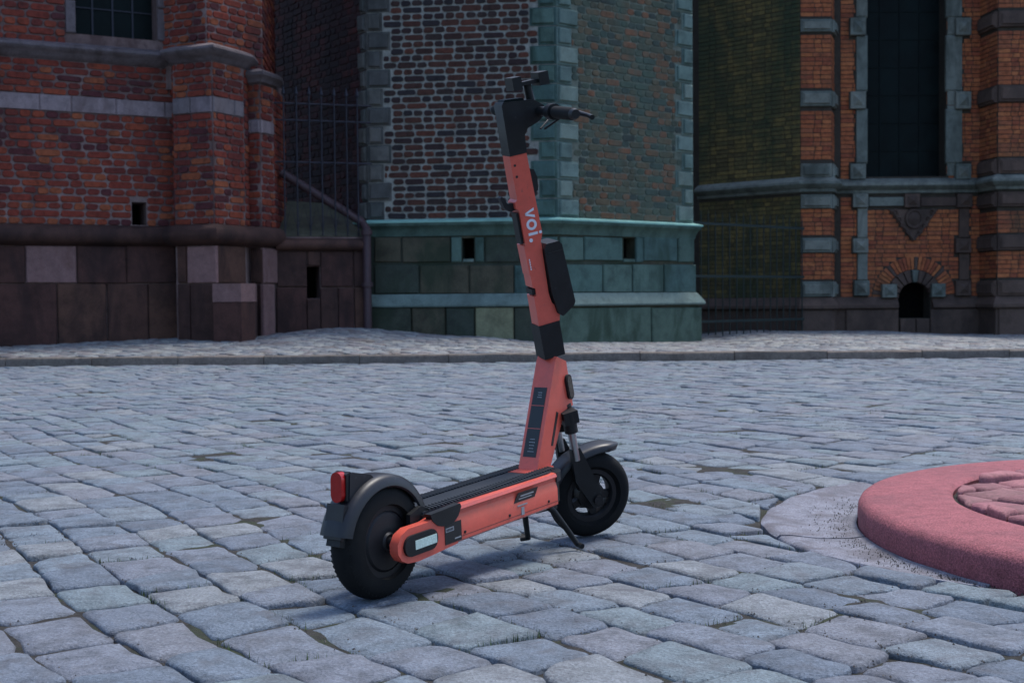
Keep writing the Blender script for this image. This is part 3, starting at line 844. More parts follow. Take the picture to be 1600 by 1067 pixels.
mb = MB(); mb.prism([s0, s1, s2, (s2[0] + .35, YM), (s2[0] + .35, YM + .4), (s0[0], YM + .4)], -.3, H2 - .04); mb.build('buttress', 'dark_mortar', rb_)
mb = MB(); mb.prism([(flk0[0] - 1.2, 24.0), (flk0[0] + .8, 24.0), (flk0[0] + .8, 26), (flk0[0] - 1.2, 26)], -.3, H2 - .06); mb.build('back_wall', 'dark_mortar', rb_)
mb = MB(); mb.prism([(pf0[0] - .2, pf0[1] - .2), (s2[0], 21.5), (16.2, 22.1), (16.2, 25), (flk0[0] - .3, 25)], H2, H2 + .2); mb.build('roof_edge', 'trim_stone', rb_)
# dark window with thin bars
mb = MB(); rm.block(mb, win[0], win[1], win[2], win[3], -.42, -.38, .001); gw = mb.build('window', 'dark_glass', rb_)
mb = MB()
for i in (1, 2, 3):
    u = win[0] + (win[1] - win[0]) * i / 4; rm.block(mb, u - .010, u + .010, win[2], win[3], -.379, -.365, .003)
for i in range(1, 14):
    z = win[2] + .5 * i
    if z < win[3]: rm.block(mb, win[0], win[1], z - .008, z + .008, -.379, -.368, .003)
mb.build('glazing_bar', 'dark_glass', gw)
mb = MB(); rm.block(mb, hole_a[0] - .1, hole_a[1] + .1, hole_a[2] - .1, hole_a[3] + .1, -.40, -.36, .001); mb.build('vent_back', 'recess_black', rb_)  # black plate at the back of the vent, shade put into its colour
TS = 'trim_stone'; TB = 'trim_brown'
holes = [win]
def rpart(wl, name, x0, y0, x1, y1, o0, o1, m_, c=.012, lst=None):
    u0, u1, z0, z1 = wl.rect(x0, y0, x1, y1, o1)
    mb = MB(); wl.block(mb, u0, u1, z0, z1, o0, o1, c); o = mb.build(name, m_, rb_)
    if lst is not None: lst.append((u0, u1, z0, z1))
    return o
def rstud(wl, x0, y0, x1, y1, m_, lst=None, o=.10):
    u0, u1, z0, z1 = wl.rect(x0, y0, x1, y1, o)
    mb = MB(); wl.stud(mb, u0, u1, z0, z1, 0, o, .055); mb.build('stone_stud', m_, rb_)
    if lst is not None: lst.append((u0, u1, z0, z1))
# window surround: strips with studs; repeats upward beyond the frame
for (xa, xb, xs0, xs1) in ((1336, 1356, 1326, 1350), (1476, 1506, 1491, 1515)):
    ys = [(-320, -294), (-204, -178), (-88, -62), (28, 55), (143, 170), (256, 280)]
    for i in range(len(ys)):
        rstud(rm, xs0 + 3, ys[i][0], xs1 + 3, ys[i][1], TS, holes)
        if i + 1 < len(ys):
            rpart(rm, 'window_frame', xa + 2, ys[i][1] + .4, xb if xa < 1400 else xb - 2, ys[i + 1][0] - .4, -.02, .045, TS, .02, holes)
u0, u1, z0, z1 = rm.rect(1350, 0, 1357, 276)
mb = MB(); sweep(mb, [(rm.P(win[0] - .02, 0).x, YM + .3), (rm.P(win[0] - .02, 0).x, YM - .02)], [(0, win[2]), (.03, win[2]), (.03, win[3]), (0, win[3])])
for xa, xb in ((1352, 1356.6), (1480, 1493)):
    u0, u1, z0, z1 = rm.rect(xa, -300, xb, 274)
    u0 = max(u0, win[1] + .003) if xa > 1400 else u0; u1 = min(u1, win[0] - .003) if xa < 1400 else u1
    zz = win[2]
    while zz < win[3]:
        mb = MB(); rm.block(mb, u0, u1, zz + .004, min(win[3], zz + .62), -.06, .028, .006); mb.build('window_jamb', TS, rb_); zz += .625
# cornice / sill running over the whole building
zs0 = rm.uz(1420, 302)[1]; zs1 = rm.uz(1420, 280)[1]
cpath = [flk0, pf0, pf1, (pf1[0] + .16, YM), s0, s1, s2, (s2[0] + .35, YM), (16, YM)]
mb = MB(); sweep(mb, cpath, [(0, zs0 - .02), (.06, zs0), (.07, zs0 + .05), (.14, zs0 + .09), (.17, zs0 + .13), (.16, zs0 + .17), (.05, zs1 + .0), (0, zs1 + .015)]); mb.build('cornice', 'trim_stone', rb_, smooth=35)
holes.append((-1, rm.L + 1, zs0, zs1))
# lower field
for x0 in (1333, 1414, 1496):
    rstud(rm, x0, 302.5, x0 + 24, 324, TS if x0 < 1400 else TB, holes)
rpart(rm, 'stone_band', 1357.5, 308, 1413.5, 322, 0, .05, TS, .015, holes); rpart(rm, 'stone_band', 1438.5, 308, 1495.5, 322, 0, .05, TB, .015, holes)
for x0, m_ in ((1340, TS), (1499, TB)):
    rpart(rm, 'stone_strip', x0, 324.5, x0 + 16, 372, 0, .045, m_, .015, holes); rpart(rm, 'stone_strip', x0, 395.5, x0 + 16, 438, 0, .045, m_, .015, holes)
    rstud(rm, x0 - 7 + (2 if x0 > 1400 else 0), 372.5, x0 + 17 + (2 if x0 > 1400 else 0), 395, m_, holes); rstud(rm, x0 - 5, 438.5, x0 + 19, 462, m_, holes)
# shield ornament: triangle with a carved oval boss and scrolls
tri = [rm.uz(1389, 327, .06), rm.uz(1466, 327, .06), rm.uz(1427, 378, .06)]
mb = MB(); rm.poly(mb, [tri[2], tri[1], tri[0]], 0, .035, .012); shd = mb.build('carved_ornament', TB, rb_)
cx_, cz_ = rm.uz(1427, 342)
mb = MB(); rings = []
for k, (rr, oo) in enumerate(((.17, .04), (.155, .075), (.125, .075), (.115, .055), (.06, .085), (.0, .10))):
    for j in range(16):
        a = 2 * PI * j / 16; mb.v.append(tuple(rm.P(cx_ + rr * math.cos(a), cz_ + rr * 1.12 * math.sin(a), oo)))
for k in range(5):
    for j in range(16):
        a = k * 16 + j; b = k * 16 + (j + 1) % 16; mb.f.append((a, b, b + 16, a + 16))
mb.build('shield_boss', TB, shd, smooth=40)
mb = MB()
for sg in (-1, 1):
    for (uu, zz, r0) in ((.33, .12, .05), (.26, .0, .045), (.19, -.13, .045), (.1, -.26, .04)):
        pts = [rm.P(cx_ + sg * (uu + r0 * (1 - t / 14) * math.cos(t * .75)), cz_ + zz + r0 * (1 - t / 14) * math.sin(t * .75), .06) for t in range(12)]
        mb.tube(pts, .015, 6)
    mb.tube([rm.P(cx_ + sg * .40, cz_ + .155, .045), rm.P(cx_ + sg * .2, cz_ - .12, .05), rm.P(cx_, cz_ - .38, .055)], .02, 6)
mb.build('scroll_carving', TB, shd, smooth=50)
def tri_int(zc):
    zt, zb = tri[0][1], tri[2][1]
    if not zb < zc < zt: return []
    t = (zc - zb) / (zt - zb)
    return [(tri[2][0] + (tri[0][0] - tri[2][0]) * t, tri[2][0] + (tri[1][0] - tri[2][0]) * t)]
holes.append(tri_int)
# arched vent: stone archivolt with keystone and two studs, radiating bricks round it
px2m = 22.4 / F
Ra, Rb, Rc = aR, aR + 19 * px2m, aR + 40 * px2m
def ring_int(zc):
    dz = zc - ac[1]
    if zc < ac[1]: return [(ac[0] - Rb if zc > arc_bot else ac[0], ac[0] + Rb)] if zc > ac[1] - .3 else []
    if dz >= Rc + .01: return []
    h = math.sqrt((Rc + .01) ** 2 - dz * dz); return [(ac[0] - h, ac[0] + h)]
holes.append(ring_int)
nseg = 11
for i in range(nseg):
    a0 = PI * i / nseg + .02; a1 = PI * (i + 1) / nseg - .02
    q = [(ac[0] + Ra * math.cos(a0), ac[1] + Ra * math.sin(a0)), (ac[0] + Rb * math.cos(a0), ac[1] + Rb * math.sin(a0)), (ac[0] + Rb * math.cos(a1), ac[1] + Rb * math.sin(a1)), (ac[0] + Ra * math.cos(a1), ac[1] + Ra * math.sin(a1))]
    mb = MB(); rm.poly(mb, q, -.1, .05 if i not in (5,) else .09, .012)
    o = mb.build('keystone' if i == 5 else 'arch_stone', TB if i != 5 else TS, rb_)
rstud(rm, 1379, 444, 1402, 465, TS, None, .12); rstud(rm, 1456, 443, 1478, 464, TS, None, .12)
nb = 30
for i in range(nb):
    a0 = PI * i / nb + .008; a1 = PI * (i + 1) / nb - .008
    q = [(ac[0] + (Rb + .01) * math.cos(a0), ac[1] + (Rb + .01) * math.sin(a0)), (ac[0] + Rc * math.cos(a0), ac[1] + Rc * math.sin(a0)), (ac[0] + Rc * math.cos(a1), ac[1] + Rc * math.sin(a1)), (ac[0] + (Rb + .01) * math.cos(a1), ac[1] + (Rb + .01) * math.sin(a1))]
    block_piece(RP, rm, q, 0, .014, .006, 'orange_brick' if i % 7 else 'trim_brown')
# plinth
zq0 = rm.uz(1340, 481)[1]; zq1 = rm.uz(1340, 464)[1]
for pth_ in ([flk0, pf0, pf1, (pf1[0] + .16, YM), (rm.P(hole_a[0] - .02, 0).x, YM)], [(rm.P(hole_a[1] + .02, 0).x, YM), s0, s1, s2, (s2[0] + .35, YM), (16, YM)]):
    mb = MB(); sweep(mb, pth_, [(.0, zq0 - .03), (.09, zq0 - .03), (.13, zq0 + .0), (.13, zq0 + .05), (.02, zq1), (0, zq1)]); mb.build('plinth_moulding', TB, rb_, smooth=30)
    mb = MB(); sweep(mb, pth_, [(.05, -.3), (.05, zq0 - .031), (-.02, zq0 - .031)]); mb.build('plinth_bed', TB, rb_)
holes.append((-1, rm.L + 1, -1, zq1))
zb_ = -.1
for x0, x1 in ((1322, 1404), (1454, 1533)):
    u0, u1, z0, z1 = rm.rect(x0, 483, x1, 530, .08); mb = MB(); rm.block(mb, u0, u1, zb_, zq0 - .035, .05, .085, .012); mb.build('plinth_slab', TB, rb_)
for x0, x1 in ((1406, 1430), (1431, 1452)):
    u0, u1, z0, z1 = rm.rect(x0, 498, x1, 530, .02); mb = MB(); rm.block(mb, u0, u1, zb_, z1, -.3, .055, .012); mb.build('vent_sill', TB, rb_)
u = s2[0] + .35 - rm.A.x
while u < rm.L - .3:
    mb = MB(); rm.block(mb, u + .2, u + 1.08, zb_, zq0 - .035, .05, .085, .012); mb.build('plinth_slab', TB, rb_); u += .9
for wl in (p1, p2):
    k = 1 if wl is p1 else 2
    for i in range(k):
        mb = MB(); wl.block(mb, wl.L * i / k + .005, wl.L * (i + 1) / k - .005, zb_, zq0 - .035, .05, .085, .012); mb.build('plinth_slab', TB, rb_)
# pier bands
def pier_bands(y_list, specs):
    out = []
    for ya, yb in y_list:
        hs = []
        for wl, m_ in specs:
            z0 = p1.uz(1275, yb)[1] if specs[0][0] is p1 else p2.uz(1580, yb)[1]
            z1 = p1.uz(1275, ya)[1] if specs[0][0] is p1 else p2.uz(1580, ya)[1]
            mb = MB(); wl.block(mb, .0 if wl in (p1, p2) else .01, wl.L - (0 if wl in (p1, p2) else .01), z0, z1, 0, .055, .02)
            q = mb.build('pier_band', m_, rb_)
            mb = MB(); wl.block(mb, .035, wl.L - .035, z0 + .045, z1 - .045, .0551, .085, .018); mb.build('raised_panel', m_, q)
            hs.append((-1, 9, z0, z1))
        out += hs[:1]
    return out
h1 = pier_bands([(-210, -186), (-88, -64), (31, 51), (143, 167), (256, 278), (304, 326), (372, 395), (440, 464)], [(p1, TS), (p1c, TS)])
h2 = pier_bands([(-218, -194), (-96, -72), (18, 43), (134, 160), (248, 272), (300, 323), (367, 391), (438, 462)], [(p2, TB), (p2s, TB), (p2r, TB)])
hc = [(-1, 99, zs0, zs1)]
cR = .0772
def rbr(wl, u0, u1, hs, seed, zlo=None, zhi=6.35, m_='orange_brick'):
    fill_bricks(RP, wl, u0, u1, zlo or zq1, zhi, cR, .265, .13, .012, hs, 'flemish', CRISP, .009, m_, .001, seed, seed)
rbr(rm, .15, rm.uz(1700, 300)[0], holes, 71)
rbr(p1, 0, p1.L, h1 + hc, 72); rbr(p1c, 0, p1c.L, h1 + hc, 73)
rbr(p2, 0, p2.L, h2 + hc, 74); rbr(p2s, 0, p2s.L, h2 + hc, 75); rbr(p2r, 0, p2r.L, h2 + hc, 77)
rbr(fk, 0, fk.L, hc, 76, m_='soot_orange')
RP.finish()
# gate of bars between the tower and the right building
ga = (Rp[0] + .10, 19.9); gb = (pf0[0] + .04, 21.85)
gw_ = Wall(ga, gb)
gate = thing('iron_gate', 'tall dark gate of upright iron bars in the shaded gap beside the tower', 'gate', ((ga[0] + gb[0]) / 2, (ga[1] + gb[1]) / 2, .1))
n = 17
for i in range(n):
    u = .06 + (gw_.L - .12) * i / (n - 1)
    zt_ = gw_.uz(1180, 342)[1]
    mb = MB(); mb.tube([gw_.P(u, .10 if i % 4 else .02), gw_.P(u, zt_ - .02 * (i % 2)), gw_.P(u, zt_ + .1)], [.011, .011, .002], 6); mb.build('bar', 'gate_iron', gate)
for z in (.32, 1.05, zt_ - .12):
    mb = MB(); gw_.block(mb, 0, gw_.L, z - .02, z + .02, -.008, .008, .002); mb.build('rail', 'gate_iron', gate)
# ================================================================== GROUND
gmb = MB(); gmb.add([(-300, -200, -.10), (300, -200, -.10), (300, 400, -.10), (-300, 400, -.10)], [(0, 1, 2, 3)])
ground = gmb.build('ground', 'joint_dirt', None, 'structure')
IC = (2.185, 3.5); IR = 1.17; IRI = .895; GR = 1.455
# bedding of sand and dirt between the setts: slightly uneven sheet
street = MB()
def grid(mb, x0, x1, y0, y1, nx, ny, zf):
    vs = []; fs = []
    for j in range(ny + 1):
        for i in range(nx + 1):
            x = x0 + (x1 - x0) * i / nx; y = y0 + (y1 - y0) * (j / ny) ** 1.6
            vs.append((x, y, zf(x, y)))
    for j in range(ny):
        for i in range(nx):
            a = j * (nx + 1) + i; fs.append((a, a + 1, a + nx + 2, a + nx + 1))
    mb.add(vs, fs)
def zbed(x, y):
    d = math.hypot(x - IC[0], y - IC[1])
    if d < GR + .01: return -.030
    return -.0105 + .011 * noise.noise(Vector((x * 3.1, y * 3.1, 1.7))) + .006 * noise.noise(Vector((x * 14, y * 14, 5)))
grid(street, -9, 10, .2, KY + .02, 230, 260, zbed)
st = street.build('street', 'joint_dirt', None, 'structure', smooth=60)

JOINTS = []
def cobble_shape(q, gap, zf, dome, drop, rnd, seg=1):
    """q: four plan corners (ccw). Returns vertices around the stone's centre"""
    c = (sum(p[0] for p in q) / 4, sum(p[1] for p in q) / 4)
    out = []
    for i in range(4):
        a, p, b = q[i - 1], q[i], q[(i + 1) % 4]
        la = math.hypot(p[0] - a[0], p[1] - a[1]); lb = math.hypot(b[0] - p[0], b[1] - p[1])
        big = .085 if rnd.random() < .12 else .028
        ra = min(.33, rnd.uniform(.010, big) / la); rb = min(.33, rnd.uniform(.010, big) / lb)
        out.append((p[0] + (a[0] - p[0]) * ra, p[1] + (a[1] - p[1]) * ra))
        k = .66
        out.append((p[0] + ((a[0] - p[0]) * ra + (b[0] - p[0]) * rb) * (1 - k), p[1] + ((a[1] - p[1]) * ra + (b[1] - p[1]) * rb) * (1 - k)))
        out.append((p[0] + (b[0] - p[0]) * rb, p[1] + (b[1] - p[1]) * rb))
        m = .5 + rnd.uniform(-.1, .1); w = rnd.uniform(-.011, .004)
        mx, my = p[0] + (b[0] - p[0]) * m, p[1] + (b[1] - p[1]) * m
        dx, dy = mx - c[0], my - c[1]; l = math.hypot(dx, dy)
        out.append((mx + dx / l * w, my + dy / l * w))
    ring = []
    for x, y in out:
        dx, dy = x - c[0], y - c[1]; l = math.hypot(dx, dy); g = gap * rnd.uniform(.5, 1.5)
        ring.append((x - dx / l * g, y - dy / l * g))
    return c, ring
def cobbles(pc, theta, pitch, lens, gap, xr, yr, keep, clip, zf, dome, drop, seed, warp=1.0, zj=.005, depth=.045, record=False, mats=None):
    rnd = random.Random(seed)
    ct, st_ = math.cos(theta), math.sin(theta)
    def W(s_, t_):
        x = s_ * ct - t_ * st_; y = s_ * st_ + t_ * ct
        k = warp
        return (x + k * .14 * noise.noise(Vector((x * .45, y * .45, seed))), y + k * .14 * noise.noise(Vector((x * .45 + 9, y * .45, seed))))
    cs_ = [(x * ct + y * st_, -x * st_ + y * ct) for x in xr for y in yr]
    s0 = min(c[0] for c in cs_) - .5; s1 = max(c[0] for c in cs_) + .5; t0 = min(c[1] for c in cs_) - .5; t1 = max(c[1] for c in cs_) + .5
    ts = [t0]
    while ts[-1] < t1: ts.append(ts[-1] + pitch * rnd.uniform(.88, 1.14))
    def T(i, s_):
        return ts[i] + pitch * .13 * noise.noise(Vector((s_ * 2.1, i * 7.3, seed + 2))) + pitch * .05 * noise.noise(Vector((s_ * 7, i * 3.1, seed + 3)))
    for i in range(len(ts) - 1):
        s_ = s0 + rnd.uniform(0, .3); sk = rnd.uniform(-.02, .02)
        while s_ < s1:
            l = rnd.uniform(*lens); e = s_ + l; sk2 = rnd.uniform(-.022, .022)
            q = [W(s_ + sk, T(i, s_)), W(e + sk2, T(i, e)), W(e - sk2, T(i + 1, e)), W(s_ - sk, T(i + 1, s_))]
            s_ = e; sk = sk2
            cx = sum(p[0] for p in q) / 4; cy = sum(p[1] for p in q) / 4
            if not (xr[0] < cx < xr[1] and yr[0] < cy < yr[1]) or not keep(cx, cy, q): continue
            if clip: q = [clip(*p) for p in q]
            c, ring = cobble_shape(q, gap, zf, dome, drop, rnd)
            if record: JOINTS.append((q[0], q[1])); JOINTS.append((q[1], q[2]))
            zc = zf(*c) + rnd.uniform(-zj, zj); tx, ty = rnd.gauss(0, .020), rnd.gauss(0, .020)
            base = lambda x, y: tx * (x - c[0]) + ty * (y - c[1]) + (zf(x, y) - zf(*c))
            v = []
            for x, y in ring: v.append((x - c[0], y - c[1], -depth))
            for x, y in ring: v.append((x - c[0], y - c[1], base(x, y) - drop * rnd.uniform(.8, 1.3)))
            for x, y in ring:
                k = .945; xx, yy = c[0] + (x - c[0]) * k, c[1] + (y - c[1]) * k
                v.append((xx - c[0], yy - c[1], base(xx, yy) - drop * rnd.uniform(.05, .42)))
            for x, y in ring[::2]:
                k = .55; xx, yy = c[0] + (x - c[0]) * k, c[1] + (y - c[1]) * k
                v.append((xx - c[0], yy - c[1], base(xx, yy) + dome * rnd.uniform(.0, 1.0)))
            v.append((0, 0, dome * rnd.uniform(.2, 1.1)))
            f = []; n = len(ring)
            for a in range(n):
                b = (a + 1) % n
                f.append((a, b, n + b, n + a)); f.append((n + a, n + b, 2 * n + b, 2 * n + a))
            h = n // 2
            for a in range(h):
                b = (a + 1) % h
                f.append((2 * n + 2 * a, 2 * n + 2 * a + 1, 3 * n + a)); f.append((2 * n + 2 * a + 1, 2 * n + (2 * a + 2) % n, 3 * n + b, 3 * n + a))
                f.append((3 * n + a, 3 * n + b, 3 * n + h))
            pc.add(v, f, Matrix.Translation((c[0], c[1], zc)), l * pitch, (rnd.choice(mats) if mats else None))
def keep_st(x, y, q):
    lim = gR(ang(x, y)) if gutter_here(x, y) else IR
    ds = sorted(math.hypot(p[0] - IC[0], p[1] - IC[1]) for p in q)
    return ds[3] > lim + .07 and ds[2] > lim + .015
def ang(x, y):
    return math.degrees(math.atan2(y - IC[1], x - IC[0])) % 360
def gutter_here(x, y):
    return 128 < ang(x, y) < 207
def gR(a):
    return 1.462 if a < 165 else 1.462 - .225 * ((a - 165) / 42) ** 1.5
def clip_st(x, y):
    d = math.hypot(x - IC[0], y - IC[1]); lim = (gR(ang(x, y)) if gutter_here(x, y) else IR) + .006
    if d < lim:
        k = (lim + .012 * (lim - d) / .2) / d; return (IC[0] + (x - IC[0]) * k, IC[1] + (y - IC[1]) * k)
    if y > KY - .01: return (x, KY - .01)
    return (x, y)
def z0f(x, y): return .002 * noise.noise(Vector((x * .7, y * .7, 3))) + .004 * noise.noise(Vector((x * 2.2, y * 2.2, 8)))
SP = Pieces('cobblestone', 'cobble', st, 'cobblestone_mass', 300, 75)
cobbles(SP, R(-56), .160, (.155, .26), .0026, (-8.0, 9.0), (1.2, KY), keep_st, clip_st, z0f, .0010, .0062, 11, .8, record=True)
SP.finish()

# raised pavement and its kerb
pmb = MB()
def gridp(mb):
    nx, ny = 120, 40; vs = []; fs = []
    for j in range(ny + 1):
        for i in range(nx + 1):
            x = -12 + 28 * i / nx; y = KY + .13 + 10 * j / ny
            vs.append((x, y, zpave(x, y) - .012))
    for j in range(ny):
        for i in range(nx):
            a = j * (nx + 1) + i; fs.append((a, a + 1, a + nx + 2, a + nx + 1))
    mb.add(vs, fs)
gridp(pmb); pave = pmb.build('pavement', 'joint_dirt', None, 'structure', smooth=60)
def behind_wall(x, y):
    lim = [(-12, 15.6), (-4.6, 16.3), (-3.5, 16.2), (-2.2, 17.3), (.62, 17.2), (2.9, 18.9), (3.2, 22), (5.0, 22), (16, 22.2)]
    for (a, ya), (b, yb) in zip(lim, lim[1:]):
        if x <= b: return y > ya + (yb - ya) * (x - a) / (b - a) + .1
    return True
PP = Pieces('paving_sett', 'pave_cobble', pave, 'paving_sett_mass', 300, 75)
cobbles(PP, R(-38), .125, (.13, .21), .0045, (-9.5, 11.0), (KY + .17, 22.4), lambda x, y, q: not behind_wall(x, y), None, zpave, .003, .007, 23, 1.0, zj=.006, depth=.03)
PP.finish()
kerb = thing('granite_kerb', 'long low granite kerb along the far edge of the cobbled street', 'kerb', (0, KY + .07, 0))
kp = [-12.0]
rk_ = random.Random(5)
# joints read off the photograph between pixels 278, 412, 562 and then regular
kx = [plan(x, KY, 563)[0] for x in (278, 412, 562, 701, 845)]
xs_ = [kx[0] - .96 * i for i in range(9, 0, -1)] + kx + [kx[-1] + rk_.uniform(.95, 1.2) + 1.02 * i for i in range(0, 10)]
for a, b in zip(xs_, xs_[1:]):
    mb = MB(); kw = Wall((a, KY), (b, KY)); j = rk_.uniform(-.004, .004)
    vs = []
    n_ = 6
    prof = [(-.13, -.05), (-.13, .093), (-.02, .095), (-.004, .088), (.004, .075), (.006, -.05)]
    rows = []
    for i in range(n_ + 1):
        u = .004 + (kw.L - .008) * i / n_
        rows.append([kw.P(u, z + j + (rk_.uniform(-.003, .003) if z > 0 else 0), o + rk_.uniform(-.004, .004)) for o, z in prof])
    k = len(prof); vs = [p for r__ in rows for p in r__]; fs = []
    for i in range(n_):
        for q in range(k - 1):
            a_ = i * k + q; fs.append((a_, a_ + 1, a_ + k + 1, a_ + k))
    fs.append(tuple(reversed(range(k)))); fs.append(tuple(n_ * k + q for q in range(k)))
    mb.add(vs, fs)
    mb.build('kerbstone', 'kerb_granite', kerb, fix=True, smooth=40)

# ------------------------------------------------------------------ round traffic island
isl = thing('stone_island', 'round raised island of smooth pink granite with rough setts inside', 'island', (IC[0], IC[1], 0))
def ring_seg(a0, a1, prof, n):
    mb = MB(); k = len(prof)
    for i in range(n + 1):
        a = a0 + (a1 - a0) * i / n
        for r_, z in prof: mb.v.append((IC[0] + r_ * math.cos(a), IC[1] + r_ * math.sin(a), z))
    for i in range(n):
        for q in range(k):
            p = i * k + q; s_ = i * k + (q + 1) % k
            mb.f.append((p, s_, s_ + k, p + k))
    mb.f.append(tuple(range(k))); mb.f.append(tuple(n * k + q for q in reversed(range(k))))
    return mb
prof = [(IR, -.05), (IR + .003, .03), (IR + .001, .066), (IR - .006, .084), (IR - .017, .095), (IR - .034, .101), (IR - .09, .105), (IRI + .05, .111), (IRI + .012, .110), (IRI, .098), (IRI, -.05)]
prof = [(r_, z * .78 if z > 0 else z) for r_, z in prof]
cuts = [-40, 20, 78, 233, 275, 320]
for a, b in zip(cuts, cuts[1:]):
    mb = ring_seg(R(a + .15), R(b - .15), prof, max(6, int((b - a) / 2)))
    mb.build('kerbstone', 'pink_granite', isl, smooth=50, fix=True)
mb = MB(); mb.prism([(IC[0] + (IRI - .001) * math.cos(2 * PI * i / 48), IC[1] + (IRI - .001) * math.sin(2 * PI * i / 48)) for i in range(48)], -.04, .066); mb.build('bedding', 'joint_dirt', isl)
IPc = Pieces('sett', 'pink_cobble', isl, 'sett_mass', 300, 75)
def clip_is(x, y):
    d = math.hypot(x - IC[0], y - IC[1]); lim = IRI - .012
    if d > lim: return (IC[0] + (x - IC[0]) * lim / d, IC[1] + (y - IC[1]) * lim / d)
    return (x, y)
cobbles(IPc, R(24), .13, (.15, .24), .005, (IC[0] - 1, IC[0] + 1), (IC[1] - 1, IC[1] + 1), lambda x, y, q: sorted(math.hypot(p[0] - IC[0], p[1] - IC[1]) for p in q)[0] < IRI - .05, clip_is, lambda x, y: .092 - .0 * x, .003, .010, 31, .5, zj=.009)
IPc.finish()
# sunken gutter slabs round its left side
gut = thing('stone_gutter', 'curved gutter of two smooth slabs hugging the left side of the round island', 'gutter', (IC[0] - 1.3, IC[1], 0))
gp = [(GR, -.05), (GR, -.010), (GR - .010, -.003), (GR - .05, -.003), (GR - .14, -.012), (IR + .05, -.012), (IR + .006, -.006), (IR + .006, -.05)]
for a, b, m_ in ((128.5, 176.0, 0), (176.6, 207, 1)):
    mb = ring_seg(R(a), R(b), gp, 24)
    for i, v in enumerate(mb.v):
        dx, dy = v[0] - IC[0], v[1] - IC[1]; d = math.hypot(dx, dy); t = (d - IR - .006) / (GR - IR - .006)
        nd = IR + .006 + t * (gR(ang(v[0], v[1])) + .010 * noise.noise(Vector((v[0] * 9, v[1] * 9, 7))) - IR - .006)
        mb.v[i] = (IC[0] + dx / d * nd, IC[1] + dy / d * nd, v[2] + .003 * noise.noise(Vector((v[0] * 6, v[1] * 6, 2))))
    mb.build('gutter_slab', 'gutter_stone', gut, smooth=50, fix=True)

# ------------------------------------------------------------------ grass, moss and grit in the joints
rg = random.Random(9)
gm = MB(); gr = MB()
for (a, b) in JOINTS:
    mx, my = (a[0] + b[0]) / 2, (a[1] + b[1]) / 2
    if my > 8 or abs(mx) > .45 * my + 1.0: continue
    dd = noise.noise(Vector((mx * .9, my * .9, 20)))
    den = 1 if dd > .12 else .15
    L = math.hypot(a[0] - b[0], a[1] - b[1])
    # grit
    for _ in range(int(L * 75 * (1 if noise.noise(Vector((mx * 2, my * 2, 40))) > .05 else .2))):
        t = rg.random(); x = a[0] + (b[0] - a[0]) * t + rg.gauss(0, .013); y = a[1] + (b[1] - a[1]) * t + rg.gauss(0, .013)
        r_ = rg.uniform(.001, .0036); z = z0f(x, y) - .004 + rg.uniform(-.002, .003)
        an = rg.uniform(0, 6.28)
        gr.add([(x + r_ * math.cos(an + k * 2.09), y + r_ * math.sin(an + k * 2.09), z) for k in range(3)] + [(x, y, z + r_ * 1.1)], [(0, 1, 3), (1, 2, 3), (2, 0, 3)])
    if rg.random() > .26 * den: continue
    for _ in range(int(L * 230 * rg.uniform(.3, 1))):
        t = rg.random(); x = a[0] + (b[0] - a[0]) * t + rg.gauss(0, .006); y = a[1] + (b[1] - a[1]) * t + rg.gauss(0, .006)
        h = rg.uniform(.006, .022); an = rg.uniform(0, 6.28); w_ = rg.uniform(.0008, .0018); le = rg.uniform(0, .012)
        dx, dy = math.cos(an), math.sin(an)
        gm.add([(x - dy * w_, y + dx * w_, -.014), (x + dy * w_, y - dx * w_, -.014), (x + dx * le, y + dy * le, h - .008)], [(0, 1, 2)])
for _ in range(1300):
    a_ = R(rg.uniform(120, 215)); d_ = IR + abs(rg.gauss(0, .035)) + .004 if rg.random() < .6 else rg.uniform(IR, gR(math.degrees(a_)))
    x = IC[0] + d_ * math.cos(a_); y = IC[1] + d_ * math.sin(a_); r_ = rg.uniform(.0008, .0026); an = rg.uniform(0, 6.28)
    gr.add([(x + r_ * math.cos(an + k * 2.09), y + r_ * math.sin(an + k * 2.09), -.012) for k in range(3)] + [(x, y, -.009 + r_)], [(0, 1, 3), (1, 2, 3), (2, 0, 3)])
tag(gm.build('grass', 'grass', None, 'stuff'), 'sparse short grass and moss growing in the joints between the cobblestones', 'grass')
tag(gr.build('grit', 'grit', None, 'stuff'), 'loose dark grit and crumbs of soil scattered along the cobble joints', 'grit')
# ================================================================== SCOOTER
M['coral'] = plain_mat('coral', (.60, .095, .062), .36, 0, .45, var=.06, scale=60, coat=.25, dirt=(.33, .075, .055))
M['black_plastic'] = plain_mat('black_plastic', (.007, .008, .009), .5, 0, .3, var=.3, dirt=(.018, .018, .019))
M['grey_plastic'] = plain_mat('grey_plastic', (.008, .009, .013), .42, 0, .42, var=.2, dirt=(.030, .030, .033))
M['rubber'] = plain_mat('rubber', (.006, .0065, .007), .8, 0, .2, var=.3, dirt=(.018, .017, .016), bumpd=.0006)
M['deck_rubber'] = plain_mat('deck_rubber', (.016, .021, .027), .65, 0, .35, var=.25, dirt=(.04, .04, .042))
M['steel'] = plain_mat('steel', (.35, .37, .38), .3, .9, var=.15)
M['dark_metal'] = plain_mat('dark_metal', (.012, .012, .014), .5, .4, var=.2)
M['sticker'] = plain_mat('sticker', (.010, .011, .012), .35, 0, .5, var=.1)
M['print_white'] = plain_mat('print_white', (.62, .64, .68), .5, 0, .4, var=.05)
M['print_grey'] = plain_mat('print_grey', (.26, .27, .28), .5, 0, .4, var=.05)
M['reflect_pale'] = plain_mat('reflect_pale', (.50, .62, .55), .25, 0, .7, var=.12, scale=200)
